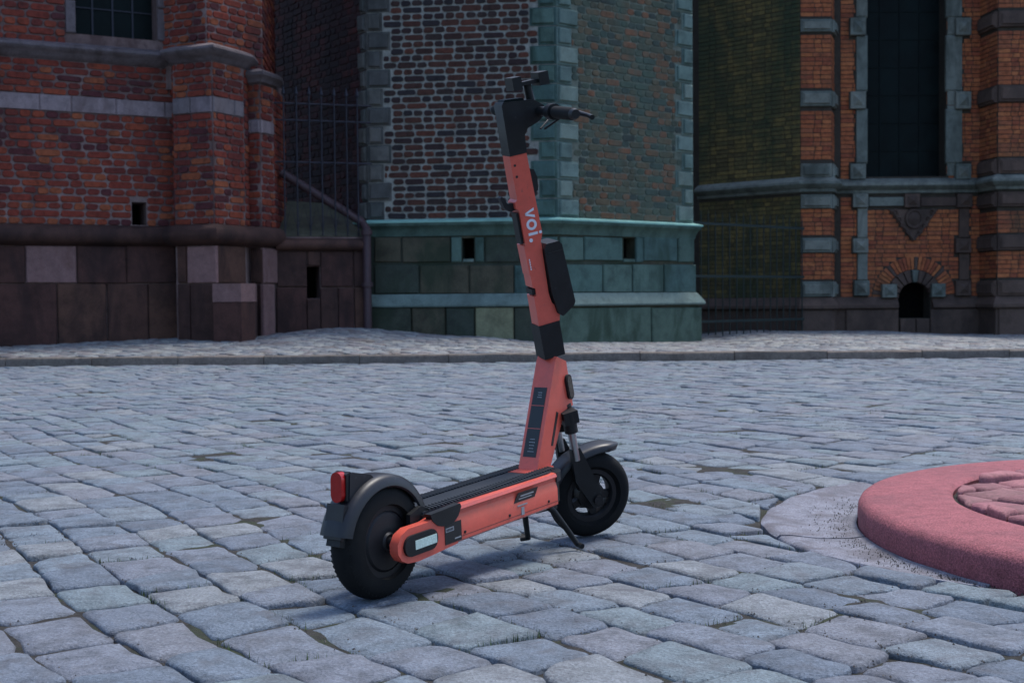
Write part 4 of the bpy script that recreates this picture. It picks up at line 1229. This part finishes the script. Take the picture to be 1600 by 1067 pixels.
M['red_lens'] = plain_mat('red_lens', (.30, .005, .004), .2, 0, .4, var=.1, scale=140, coat=.15)
M['amber_dark'] = plain_mat('amber_dark', (.035, .022, .010), .2, 0, .7, var=.3, coat=.6)

def scuff(m, amt, col):
    n = m.node_tree; b = [x for x in n.nodes if x.type == 'BSDF_PRINCIPLED'][0]
    src = b.inputs['Base Color'].links[0].from_socket
    g = N(n, 'ShaderNodeNewGeometry')
    t = noise_tex(n, 70, 9, .75, g.outputs['Position'], 1.2); r = ramp(n, [(.60, (0, 0, 0)), (.66, (amt,) * 3)]); n.links.new(t.outputs[0], r.inputs[0])
    t2 = noise_tex(n, 7, 4, .6, g.outputs['Position']); r2 = ramp(n, [(.42, (.1,) * 3), (.62, (1,) * 3)]); n.links.new(t2.outputs[0], r2.inputs[0])
    f = mix(n, r.outputs[0], r2.outputs[0], 1.0, 'MULTIPLY')
    n.links.new(mix(n, src, col, f), b.inputs['Base Color'])
scuff(M['coral'], .75, (.10, .055, .05)); scuff(M['black_plastic'], .6, (.05, .05, .052)); scuff(M['grey_plastic'], .6, (.07, .07, .075)); scuff(M['rubber'], .5, (.045, .043, .04))
REAR = (-.314, 2.855); HEAD = 55.0
sco = thing('electric_scooter', 'coral and black electric kick scooter parked on the cobbles on its centre stand', 'scooter', (REAR[0], REAR[1], 0.0), R(HEAD))
I4 = Matrix.Identity(4)
SM = rootm(sco)
def part(name, bm, mat, M4=I4, parent=None, bev=0.0, seg=2, smooth=35, angle_lim=30, pm=I4):
    """bm in the local frame M4 (scooter space)"""
    if bev > 0:
        es = [e for e in bm.edges if len(e.link_faces) == 2 and e.calc_face_angle(0) > R(angle_lim)]
        bmesh.ops.bevel(bm, geom=es, offset=bev, segments=seg, profile=.6, affect='EDGES', clamp_overlap=True)
    bmesh.ops.recalc_face_normals(bm, faces=bm.faces)
    bm.transform(M4)
    me = bpy.data.meshes.new(name); bm.to_mesh(me); bm.free()
    me.shade_smooth(); me.set_sharp_from_angle(angle=R(smooth))
    return link(name, me, mat, parent or sco)
def bbox(x0, x1, y0, y1, z0, z1, bm=None):
    bm = bm or bmesh.new()
    v = [bm.verts.new(p) for p in ((x0, y0, z0), (x1, y0, z0), (x1, y1, z0), (x0, y1, z0), (x0, y0, z1), (x1, y0, z1), (x1, y1, z1), (x0, y1, z1))]
    for f in ((0, 3, 2, 1), (4, 5, 6, 7), (0, 1, 5, 4), (1, 2, 6, 5), (2, 3, 7, 6), (3, 0, 4, 7)): bm.faces.new([v[i] for i in f])
    return bm
def extr(prof, y0, y1, bm=None, taper=None):
    """profile in (x, z) pushed across y"""
    bm = bm or bmesh.new()
    a = [bm.verts.new((x, y0, z)) for x, z in prof]
    b = [bm.verts.new((x, y1, z)) for x, z in prof]
    n = len(prof)
    bm.faces.new(a); bm.faces.new(b[::-1])
    for i in range(n): bm.faces.new([a[i], b[i], b[(i + 1) % n], a[(i + 1) % n]])
    return bm
def extz(prof, z0, z1, bm=None):
    bm = bm or bmesh.new()
    a = [bm.verts.new((x, y, z0)) for x, y in prof]; b = [bm.verts.new((x, y, z1)) for x, y in prof]; n = len(prof)
    bm.faces.new(a[::-1]); bm.faces.new(b)
    for i in range(n): bm.faces.new([a[i], a[(i + 1) % n], b[(i + 1) % n], b[i]])
    return bm
def lathe(prof, seg=48, c=(0, 0, 0), bm=None, closed=False, axis='y'):
    bm = bm or bmesh.new(); rows = []
    for j in range(seg):
        a = 2 * PI * j / seg
        if axis == 'y': rows.append([bm.verts.new((c[0] + r_ * math.cos(a), c[1] + y, c[2] + r_ * math.sin(a))) for r_, y in prof])
        else: rows.append([bm.verts.new((c[0] + r_ * math.cos(a), c[1] + r_ * math.sin(a), c[2] + y)) for r_, y in prof])
    n = len(prof)
    for j in range(seg):
        p, q = rows[j], rows[(j + 1) % seg]
        for i in range(n if closed else n - 1):
            k = (i + 1) % n
            bm.faces.new([p[i], p[k], q[k], q[i]])
    if not closed:
        for i in (0, n - 1):
            if prof[i][0] > 1e-5: bm.faces.new([rows[j][i] for j in range(seg)])
    bmesh.ops.remove_doubles(bm, verts=bm.verts, dist=1e-6)
    return bm
def tubebm(pts, r, seg=14, bm=None):
    m_ = MB(); m_.tube(pts, r, seg)
    bm = bm or bmesh.new()
    vs = [bm.verts.new(p) for p in m_.v]
    for f in m_.f: bm.faces.new([vs[i] for i in f])
    return bm
def pill(x0, x1, z0, z1, y0, y1, n=8, bm=None):
    r_ = min(x1 - x0, z1 - z0) / 2; pts = []
    if x1 - x0 > z1 - z0:
        for i in range(n + 1): a = -PI / 2 + PI * i / n; pts.append((x1 - r_ + r_ * math.cos(a), (z0 + z1) / 2 + r_ * math.sin(a)))
        for i in range(n + 1): a = PI / 2 + PI * i / n; pts.append((x0 + r_ + r_ * math.cos(a), (z0 + z1) / 2 + r_ * math.sin(a)))
    else:
        for i in range(n + 1): a = PI * i / n; pts.append(((x0 + x1) / 2 + r_ * math.cos(a), z1 - r_ + r_ * math.sin(a)))
        for i in range(n + 1): a = PI + PI * i / n; pts.append(((x0 + x1) / 2 + r_ * math.cos(a), z0 + r_ + r_ * math.sin(a)))
    return extr(pts, y0, y1, bm)
def tyre_prof(Ro, w_, tread=True):
    p = []
    ri = Ro * .60
    for i in range(17):
        a = -PI * .5 + PI * i / 16
        s = math.sin(a); c = math.cos(a)
        rr = Ro - w_ * .62 + w_ * .62 * (abs(c) ** .75)
        p.append((rr, w_ * .5 * (abs(s) ** .9) * (1 if s > 0 else -1)))
    p = [(ri, -w_ * .34), (ri + .012, -w_ * .46)] + p + [(ri + .012, w_ * .46), (ri, w_ * .34)]
    return p
def wheel(Ro, w_, c, M4, motor):
    t_ = part('wheel', lathe(tyre_prof(Ro, w_), 72, c, closed=True), 'rubber', M4, smooth=60)
    ri = Ro * .60
    bm = bmesh.new()                                  # tread: shallow blocks round the running surface
    for j in range(60):
        a = 2 * PI * j / 60
        for k_, (yy, off) in enumerate(((-.30, 0), (-.11, .5), (.11, 0), (.30, .5))):
            aa = a + off * 2 * PI / 60
            rr = Ro - .0040 - (0.0092 if abs(yy) > .2 else 0.0008)
            m_ = Matrix.Translation(c) @ Matrix.Rotation(-aa, 4, 'Y') @ Matrix.Translation((rr, yy * w_, 0)) @ Matrix.Rotation(-yy * 1.4, 4, 'Z') @ Matrix.Rotation(.35 if yy > 0 else -.35, 4, 'X')
            b0 = bbox(-.004, .0022, -w_ * .075, w_ * .075, -.0042, .0042); b0.transform(m_)
            me = bpy.data.meshes.new('t'); b0.to_mesh(me); b0.free(); bm.from_mesh(me); bpy.data.meshes.remove(me)
    part('tread', bm, 'rubber', M4, t_, smooth=30)['kind'] = 'stuff'
    part('rim', lathe([(ri + .002, -w_ * .36), (ri + .004, -w_ * .30), (ri - .006, -w_ * .2), (ri - .008, w_ * .2), (ri + .004, w_ * .30), (ri + .002, w_ * .36), (ri - .010, w_ * .36), (ri - .014, w_ * .25), (ri - .015, -w_ * .25), (ri - .010, -w_ * .36)], 60, c, closed=True), 'dark_metal', M4, t_)
    if motor:
        part('hub', lathe([(.0, -w_ * .52), (.018, -w_ * .52), (.022, -w_ * .46), (ri * .8, -w_ * .40), (ri - .008, -w_ * .30), (ri - .008, w_ * .30), (ri * .8, w_ * .40), (.022, w_ * .46), (.018, w_ * .52), (.0, w_ * .52)], 48, c), 'dark_metal', M4, t_)
    else:
        part('hub', lathe([(.0, -w_ * .5), (.020, -w_ * .5), (.030, -w_ * .36), (.040, -w_ * .3), (.040, w_ * .3), (.030, w_ * .36), (.020, w_ * .5), (.0, w_ * .5)], 40, c), 'dark_metal', M4, t_)
        for j in range(5):
            m_ = Matrix.Translation(c) @ Matrix.Rotation(2 * PI * j / 5 + .3, 4, 'Y')
            b0 = extr([(.034, -.013), (ri - .006, -.008), (ri - .006, .008), (.034, .013)], -w_ * .16, w_ * .16); b0.transform(m_)
            part('spoke', b0, 'dark_metal', M4, t_, bev=.003)
        part('brake_disc', lathe([(.024, w_ * .42), (.052, w_ * .42), (.052, w_ * .45), (.024, w_ * .45)], 40, c, closed=True), 'steel', M4, t_)
    return t_
def arc_sheet(c, rf, a0, a1, wf, th=.004, n=26, sides=.022, m=9):
    """mudguard: curved sheet with turned-down sides; rf(t), wf(t) give radius and half width along the arc"""
    bm = bmesh.new(); outer = []; inner = []
    for i in range(n + 1):
        t = i / n; a = a0 + (a1 - a0) * t; ro, ri_ = [], []
        for j in range(m):
            s = -1 + 2 * j / (m - 1)
            w_ = wf(t); y = w_ * math.sin(s * PI / 2) ; dr = sides * (1 - math.cos(abs(s) ** 2.2 * PI / 2))
            for lst, r_ in ((ro, rf(t) - dr), (ri_, rf(t) - dr - th)):
                yy = y if lst is ro else y * (1 - th / w_)
                lst.append(bm.verts.new((c[0] + r_ * math.cos(a), c[1] + yy, c[2] + r_ * math.sin(a))))
        outer.append(ro); inner.append(ri_)
    for i in range(n):
        for j in range(m - 1):
            bm.faces.new([outer[i][j], outer[i][j + 1], outer[i + 1][j + 1], outer[i + 1][j]])
            bm.faces.new([inner[i][j], inner[i + 1][j], inner[i + 1][j + 1], inner[i][j + 1]])
        for j in (0, m - 1): bm.faces.new([outer[i][j], outer[i + 1][j], inner[i + 1][j], inner[i][j]])
    for i in (0, n):
        for j in range(m - 1): bm.faces.new([outer[i][j], inner[i][j], inner[i][j + 1], outer[i][j + 1]])
    return bm

RW, FWR = .134, .126
rw = wheel(RW, .078, (0, 0, RW), I4, True)
# ---- deck frame, rises slightly towards the front
Md = Matrix.Rotation(R(-3.6), 4, 'Y')
cs2 = [(-.083, .096), (-.083, .138), (-.0775, .156), (-.0775, .164), (-.083, .170), (-.080, .178), (-.070, .180), (.070, .180), (.080, .178), (.083, .170), (.0775, .164), (.0775, .156), (.083, .138), (.083, .096), (.070, .088), (-.070, .088)]
bm = bmesh.new(); ra_ = [bm.verts.new((.175, y, z)) for y, z in cs2]; rb2 = [bm.verts.new((.645, y, z)) for y, z in cs2]
bm.faces.new(ra_); bm.faces.new(rb2[::-1])
for i in range(len(cs2)): k = (i + 1) % len(cs2); bm.faces.new([ra_[i], rb2[i], rb2[k], ra_[k]])
deck = part('deck', bm, 'coral', Md, smooth=50)
# rounded nose of the deck
nose = [(.6455 + .075 * math.sin(a), -.0815 * math.cos(a)) for a in [PI * i / 18 for i in range(19)]]
part('deck_nose', extz(nose, .155, .1795), 'grey_plastic', Md, deck, bev=.003)
part('nose_skirt', extz([(x - .004 if x > .65 else x, y * .94) for x, y in nose], .098, .1545), 'black_plastic', Md, deck, bev=.004)
# footmat with slanted ribs
matp = [(.105, -.060), (.60, -.070)] + [(.615 + .075 * math.sin(a), -.070 * math.cos(a)) for a in [PI * i / 16 for i in range(17)]] + [(.60, .070), (.105, .060)]
fm = part('footmat', extz(matp, .1785, .1845), 'deck_rubber', Md, bev=.0015)
bm = bmesh.new()
for k in range(44):
    x = .125 + k * .0125
    for sg in (-1, 1):
        if x > .60 and sg * 1 and False: continue
        v = [(x, sg * .063, .1847), (x + .0058, sg * .063, .1847), (x + .0178, sg * .030, .1847), (x + .012, sg * .030, .1847)]
        lo = [bm.verts.new(p) for p in v]; hi = [bm.verts.new((p[0], p[1], .1885)) for p in v]
        bm.faces.new(hi)
        for i in range(4): bm.faces.new([lo[i], lo[(i + 1) % 4], hi[(i + 1) % 4], hi[i]])
part('grip_ribs', bm, 'deck_rubber', Md, fm)['kind'] = 'stuff'
# arms to the rear axle, coral cheek plates
armp = [(.20, .092), (.20, .172), (.118, .172), (.085, .166), (.020, .166), (-.006, .156), (-.020, .136), (-.020, .116), (-.008, .098), (.012, .088), (.05, .084), (.10, .086)]
for sg in (-1, 1):
    ar = part('rear_arm', extr(armp, sg * .062, sg * .086), 'coral', Md, bev=.004)
    part('side_reflector', pill(-.002, .118, .102, .150, sg * .0862, sg * .0925), 'black_plastic', Md, ar, bev=.002)
    part('reflector_strip', bbox(.034, .112, sg * .0926, sg * .0935, .115, .136), 'reflect_pale', Md, ar, bev=.0005)
    part('corner_guard', extr([(.098, .182), (.212, .186), (.216, .178), (.203, .158), (.185, .146), (.155, .142), (.125, .150), (.105, .166)], sg * .070, sg * .0885), 'black_plastic', Md, bev=.003)
part('rear_deck_cap', extr([(.10, .100), (.18, .100), (.18, .178), (.10, .178)], -.0618, .0618), 'black_plastic', Md, bev=.006)
for sg in (-1, 1):
    for x in (.232, .42, .60): part('bolt', lathe([(0, sg * .0825), (.0042, sg * .0825), (.0036, sg * .0850), (0, sg * .0852)], 12, (x, 0, .112)), 'dark_metal', Md, deck)
    part('side_seam', bbox(.218, .6445, sg * .0826, sg * .0834, .1045, .1055), 'sticker', Md, deck)
# stickers on the right cheek
st1 = part('label_plate', bbox(.150, .214, -.0872, -.0862, .098, .146), 'sticker', Md)
part('label_print', bbox(.153, .184, -.0878, -.0873, .127, .137), 'print_grey', Md, st1)
part('label_print', bbox(.186, .2105, -.0878, -.0873, .105, .108), 'print_grey', Md, st1)
bm = bmesh.new()
for i in range(5): bbox(.1555 + i * .0055, .1590 + i * .0055, -.0882, -.0879, .1290, .1350, bm)
part('label_print', bm, 'sticker', Md, st1)
st2 = part('info_sticker', extr([(.440, .138), (.535, .138), (.552, .161), (.462, .161)], -.0835, -.0815), 'sticker', Md, deck)
part('info_print', bbox(.470, .530, -.0840, -.0836, .150, .153), 'print_grey', Md, st2)
part('info_print', bbox(.462, .520, -.0840, -.0836, .144, .146), 'print_grey', Md, st2)
part('mark', bbox(.455, .500, -.0840, -.0834, .1265, .1300), 'print_grey', Md, deck)
part('mark', bbox(.472, .485, -.0840, -.0834, .102, .122), 'print_grey', Md, deck)

# ---- rear mudguard, lamp, plate
mg = part('rear_mudguard', arc_sheet((0, 0, RW), lambda t: .152 + .006 * t, R(28), R(168), lambda t: .043, sides=.026), 'grey_plastic', smooth=50)
part('mudguard_stay', extr([(.05, .165), (.14, .165), (.14, .19), (.09, .205), (.05, .19)], -.058, -.046), 'black_plastic', bev=.003)
part('mudguard_stay', extr([(.05, .165), (.14, .165), (.14, .19), (.09, .205), (.05, .19)], .046, .058), 'black_plastic', bev=.003)
part('lamp_bracket', extr([(-.045, .292), (-.02, .276), (-.085, .225), (-.115, .235), (-.112, .298), (-.104, .304)], -.022, .022), 'grey_plastic', bev=.004)
tl_ = part('tail_light', extr([(-.122, .242), (-.122, .300), (-.110, .306), (-.104, .300), (-.104, .240)], -.0195, .0195), 'black_plastic', bev=.006)
part('lens', pill(-.0165, .0165, .238, .306, -.010, .008), 'red_lens', Matrix.Translation((-.126, 0, 0)) @ Matrix.Rotation(R(90), 4, 'Z'), tl_, bev=.004, seg=3)
pl_ = part('plate_holder', extr([(-.150, .160), (-.140, .156), (-.124, .232), (-.136, .236)], -.026, .026), 'grey_plastic', bev=.0048)
part('plate_bracket', extr([(-.148, .144), (-.128, .138), (-.112, .200), (-.130, .205)], -.020, .020), 'black_plastic', bev=.004)
# axle nuts
for sg in (-1, 1):
    part('axle', lathe([(0, sg * .036), (.011, sg * .036), (.011, sg * .064), (0, sg * .064)], 16, (0, 0, RW)), 'dark_metal')

# ---- centre stand
for sg in (-1, 1):
    part('stand_leg', tubebm([(.640, sg * .030, .135), (.668, sg * .048, .110), (.702, sg * .066, .060), (.735, sg * .082, .012), (.728, sg * .102, .009)], [.0092, .0090, .0082, .0080, .0076], 12), 'black_plastic', smooth=60)
part('stand_mount', bbox(.60, .70, -.040, .040, .112, .150), 'dark_metal', bev=.004)

# ---- down tube and head tube (coral)
dtp = [(.612, .212), (.708, .512), (.716, .5265), (.764, .512), (.798, .388), (.753, .372), (.674, .214)]
dt = part('down_tube', extr(dtp, -.031, .031), 'coral', bev=.009, seg=3)
part('tube_foot', extz([(.585, -.040), (.690, -.044), (.705, -.03), (.705, .03), (.690, .044), (.585, .040)], .1795, .186), 'coral', Md, dt, bev=.003)
# long black sticker on the rear face
rx = Vector((.096, .300)).normalized()
def onrear(d, y, off):   # d along the rear face from its foot
    return Vector((.612 + rx.x * d - rx.y * off, y, .212 + rx.y * d + rx.x * off))
def rearplate(d0, d1, y0, y1, o0, o1, bm=None):
    bm = bm or bmesh.new()
    v = [bm.verts.new(onrear(d, y, o)) for o in (o0, o1) for d, y in ((d0, y0), (d1, y0), (d1, y1), (d0, y1))]
    for f in ((0, 1, 2, 3), (4, 5, 6, 7), (0, 1, 5, 4), (1, 2, 6, 5), (2, 3, 7, 6), (3, 0, 4, 7)): bm.faces.new([v[i] for i in f])
    return bm
rs = part('warning_sticker', rearplate(.048, .242, -.0195, .0225, .0002, .0010), 'sticker', parent=dt)
def lines(d0, wid, n, parent, mat='print_grey', th=.0022, gap=.006, yc=0.0):
    rl = random.Random(int(d0 * 1e4))
    bm = bmesh.new()
    for i in range(n):
        w_ = wid * rl.uniform(.6, 1); y = yc - w_ / 2; d = d0 - i * gap
        while y < yc + w_ / 2:
            l = rl.uniform(.002, .005); rearplate(d, d + th, y, min(yc + w_ / 2, y + l), .0012, .0015, bm); y += l + .0012
    part('sticker_print', bm, mat, parent=parent)
lines(.226, .018, 3, rs, gap=.0065); lines(.096, .020, 5, rs, gap=.0085); 
part('sticker_divider', rearplate(.190, .1915, -.0190, .0220, .0012, .0015), 'coral', parent=rs)
part('sticker_divider', rearplate(.126, .1275, -.0190, .0220, .0012, .0015), 'coral', parent=rs)
part('side_label', extr([(.684, .285), (.694, .283), (.722, .372), (.712, .376)], -.0318, -.0308), 'sticker', parent=dt)
# reflectors on the head tube
for sg in (-1, 1):
    rfm = Matrix.Translation((.774, 0, .440)) @ Matrix.Rotation(R(-17), 4, 'Y')
    b0 = pill(-.014, .014, -.036, .036, sg * .0305, sg * .038)
    rf_ = part('reflector', b0, 'black_plastic', rfm, bev=.002)
    part('reflector_lens', pill(-.010, .010, -.031, .031, sg * .0381, sg * .0395), 'amber_dark', rfm, rf_)

# ---- steered parts
TAU = 17.1; STEER = -33.0
Ms = Matrix.Translation((.858, 0, .127)) @ Matrix.Rotation(R(-TAU), 4, 'Y') @ Matrix.Rotation(R(STEER), 4, 'Z')
Mh = Matrix.Translation((.858, 0, .127)) @ Matrix.Rotation(R(-TAU), 4, 'Y')
wy = (Ms.to_3x3() @ Vector((0, 1, 0)))
wc = Vector((.040, 0, 0)); cz = (Ms @ wc).z
need = FWR * math.sqrt(1 - wy.z ** 2) + .035 * abs(wy.z) * 0.3
wc.z += (need - cz) / math.cos(R(TAU))
fwm = Ms @ Matrix.Translation(wc)
fwl = wheel(FWR, .062, (0, 0, 0), fwm, False)
part('front_mudguard', arc_sheet((0, 0, 0), lambda t: .140 + .085 * max(0, .42 - t) ** 1.3 , R(47), R(152), lambda t: .036 * min(1, .35 + t * 6) * min(1, .5 + (1 - t) * 6), sides=.020), 'grey_plastic', fwm, smooth=50)
axz = wc.z; fx = wc.x
for sg in (-1, 1):
    part('fork_leg', extr([(fx - .016, axz - .022), (fx + .016, axz - .022), (fx + .014, axz + .03), (.014, .155), (-.014, .155), (-.016, .06)], sg * .043, sg * .058), 'black_plastic', Ms, bev=.005)
    part('fork_slider', tubebm([(0, sg * .050, .12), (0, sg * .050, .235)], .0115, 16), 'steel', Ms, smooth=50)
    part('fork_tube', tubebm([(0, sg * .050, .205), (0, sg * .050, .262)], .019, 20), 'black_plastic', Ms, bev=.002)
    part('axle_cap', lathe([(0, sg * .058), (.013, sg * .058), (.013, sg * .066), (0, sg * .066)], 16, (fx, 0, axz)), 'dark_metal', Ms)
part('fork_crown', bbox(-.022, .022, -.068, .068, .232, .268), 'black_plastic', Ms, bev=.008)
part('steering_column', lathe([(.0, .20), (.024, .20), (.026, .285), (0, .285)], 28, (0, 0, 0), axis='z'), 'black_plastic', Ms, bev=.002)
part('steerer_cup', lathe([(.0, .262), (.033, .262), (.033, .278), (.0, .278)], 28, axis='z'), 'black_plastic', Mh, bev=.002)
part('folding_collar', bbox(-.031, .031, -.029, .029, .421, .517), 'black_plastic', Ms, bev=.017, seg=4)
# stem: coral side profile with a recess for the battery in front
stp = [(-.029, .517), (.034, .517), (.040, .545), (.020, .572), (.016, .60), (.020, .745), (.028, .765), (.023, .984), (-.026, .984), (-.027, .868), (-.034, .862), (-.034, .845), (-.026, .838),
       (-.026, .745), (-.031, .743), (-.029, .66), (-.027, .658), (-.027, .625), (-.020, .623), (-.020, .602), (-.028, .600)]
stm = part('stem', extr(stp, -.024, .024), 'coral', Ms, bev=.0035)
for rr in (.958, .928): part('screw', lathe([(0, -.0247), (.0035, -.0247), (.0035, -.0238), (0, -.0238)], 12, (-.016, 0, rr)), 'sticker', Ms, stm)
part('rear_strip', bbox(-.034, -.0265, -.017, .017, .748, .832), 'black_plastic', Ms, bev=.002)
part('button', bbox(-.030, -.0205, -.020, .020, .605, .621), 'black_plastic', Ms, bev=.002)
part('bag_hook', extr([(-.027, .858), (-.050, .862), (-.062, .884), (-.068, .880), (-.060, .850), (-.045, .838), (-.027, .842)], -.010, .010), 'black_plastic', Ms, bev=.003)
part('front_hook', extr([(.028, .872), (.042, .878), (.046, .912), (.040, .935), (.028, .94)], -.014, .014), 'black_plastic', Ms, bev=.004)
bat = part('battery_box', extr([(.0205, .600), (.0205, .722), (.030, .735), (.066, .735), (.074, .724), (.085, .560), (.078, .549), (.042, .529), (.030, .540)], -.036, .036), 'black_plastic', Ms, bev=.009, seg=3)
part('lid_seam', bbox(.030, .0755, -.0366, .0366, .7085, .7105), 'sticker', Ms, bat)
# lettering runs down the stem: x' down, y' towards the front
def letter(fn, name='letter'):
    bm = bmesh.new(); fn(bm)
    return part(name, bm, 'print_white', Ms, stm)
TC = .838; LS = .0272     # start height, x-height
yq = (-.02485, -.0242)
def P2(a, b):             # a along the writing, b up (towards the front)
    return (-.012 + b, TC - a)
def quad(bm, pts):
    extr([P2(*p) for p in pts], yq[0], yq[1], bm)
s_ = .0072
letter(lambda bm: (quad(bm, [(0, LS), (s_, LS), (.0150, 0), (.0105, 0)]), quad(bm, [(.0105, .0001), (.0165, .0001), (.0265, LS), (.0265 - s_, LS)])), 'letter_v')
def ringl(bm, ca, cb, ro, ri_, n=28):
    for i in range(n):
        a0, a1 = 2 * PI * i / n, 2 * PI * (i + 1) / n
        quad(bm, [(ca + ro * math.cos(a0), cb + ro * math.sin(a0)), (ca + ro * math.cos(a1), cb + ro * math.sin(a1)), (ca + ri_ * math.cos(a1), cb + ri_ * math.sin(a1)), (ca + ri_ * math.cos(a0), cb + ri_ * math.sin(a0))])
def disc(bm, ca, cb, r_):
    extr([P2(ca + r_ * math.cos(2 * PI * i / 20), cb + r_ * math.sin(2 * PI * i / 20)) for i in range(20)], yq[0], yq[1], bm)
letter(lambda bm: ringl(bm, .0435, LS / 2, .0150, .0080), 'letter_o')
letter(lambda bm: (quad(bm, [(.0650, 0), (.0650 + s_, 0), (.0650 + s_, LS), (.0650, LS)]), disc(bm, .0650 + s_ / 2, LS + .0078, .0043)), 'letter_i')
letter(lambda bm: disc(bm, .0850, .0042, .0052), 'full_stop')
bm = bmesh.new()
for i in range(5): bbox(-.0240, -.0210, -.02485, -.0242, .700 - i * .0065, .7045 - i * .0065, bm)
part('small_print', bm, 'print_white', Ms, stm)
# head block with display
hd = part('handlebar_head', extr([(-.026, .984), (-.024, 1.116), (-.019, 1.124), (.066, 1.116), (.094, 1.096), (.098, 1.074), (.070, 1.056), (.038, 1.046), (.026, 1.030), (.0235, .984)], -.027, .027), 'black_plastic', Ms, bev=.007, seg=3)
part('display', extr([(-.018, 1.121), (-.010, 1.129), (.040, 1.125), (.046, 1.116)], -.021, .021), 'dark_glass', Ms, hd, bev=.003)
HB = (.080, 0, 1.082)
part('handlebar', tubebm([(HB[0] - .012, -.262, HB[2]), (HB[0], -.12, HB[2]), (HB[0], .12, HB[2]), (HB[0] - .012, .262, HB[2])], .0125, 18), 'black_plastic', Ms, smooth=50)
for sg in (-1, 1):
    g_ = part('grip', tubebm([(HB[0] - .001, sg * .125, HB[2]), (HB[0] - .002, sg * .135, HB[2]), (HB[0] - .011, sg * .250, HB[2]), (HB[0] - .0112, sg * .253, HB[2])], [.0150, .0158, .0158, .0150], 20), 'rubber', Ms, smooth=50)
    part('bar_end', tubebm([(HB[0] - .0115, sg * .253, HB[2]), (HB[0] - .012, sg * .268, HB[2])], [.0145, .0115], 20), 'black_plastic', Ms, g_)
    part('brake_clamp', tubebm([(HB[0], sg * .092, HB[2]), (HB[0], sg * .118, HB[2])], .021, 20), 'black_plastic', Ms, bev=.002)
    part('brake_lever', tubebm([(HB[0] + .012, sg * .098, HB[2] - .004), (HB[0] + .036, sg * .112, HB[2] - .008), (HB[0] + .050, sg * .150, HB[2] - .012), (HB[0] + .052, sg * .205, HB[2] - .018), (HB[0] + .044, sg * .240, HB[2] - .020)], [.011, .010, .007, .0055, .0065], 12), 'black_plastic', Ms, smooth=60)
# phone holder on a short post
part('holder_post', tubebm([(.072, .0, 1.10), (.068, .0, 1.158)], [.012, .010], 14), 'black_plastic', Ms, smooth=50)
ph = part('phone_holder', bbox(.030, .104, -.016, .016, 1.154, 1.164), 'black_plastic', Ms, bev=.003)
part('holder_jaw', bbox(.018, .044, -.026, .026, 1.146, 1.180), 'black_plastic', Ms, ph, bev=.006)
part('holder_jaw', bbox(.094, .122, -.026, .026, 1.146, 1.180), 'black_plastic', Ms, ph, bev=.006)
# brake cables looping from the levers into the head
for sg in (-1, 1):
    part('brake_cable', tubebm([(HB[0] + .02, sg * .100, HB[2]), (HB[0] + .055, sg * .07, HB[2] - .004), (HB[0] + .050, sg * .030, HB[2] - .03), (HB[0] + .01, sg * .012, HB[2] - .05)], .003, 8), 'black_plastic', Ms, smooth=60)
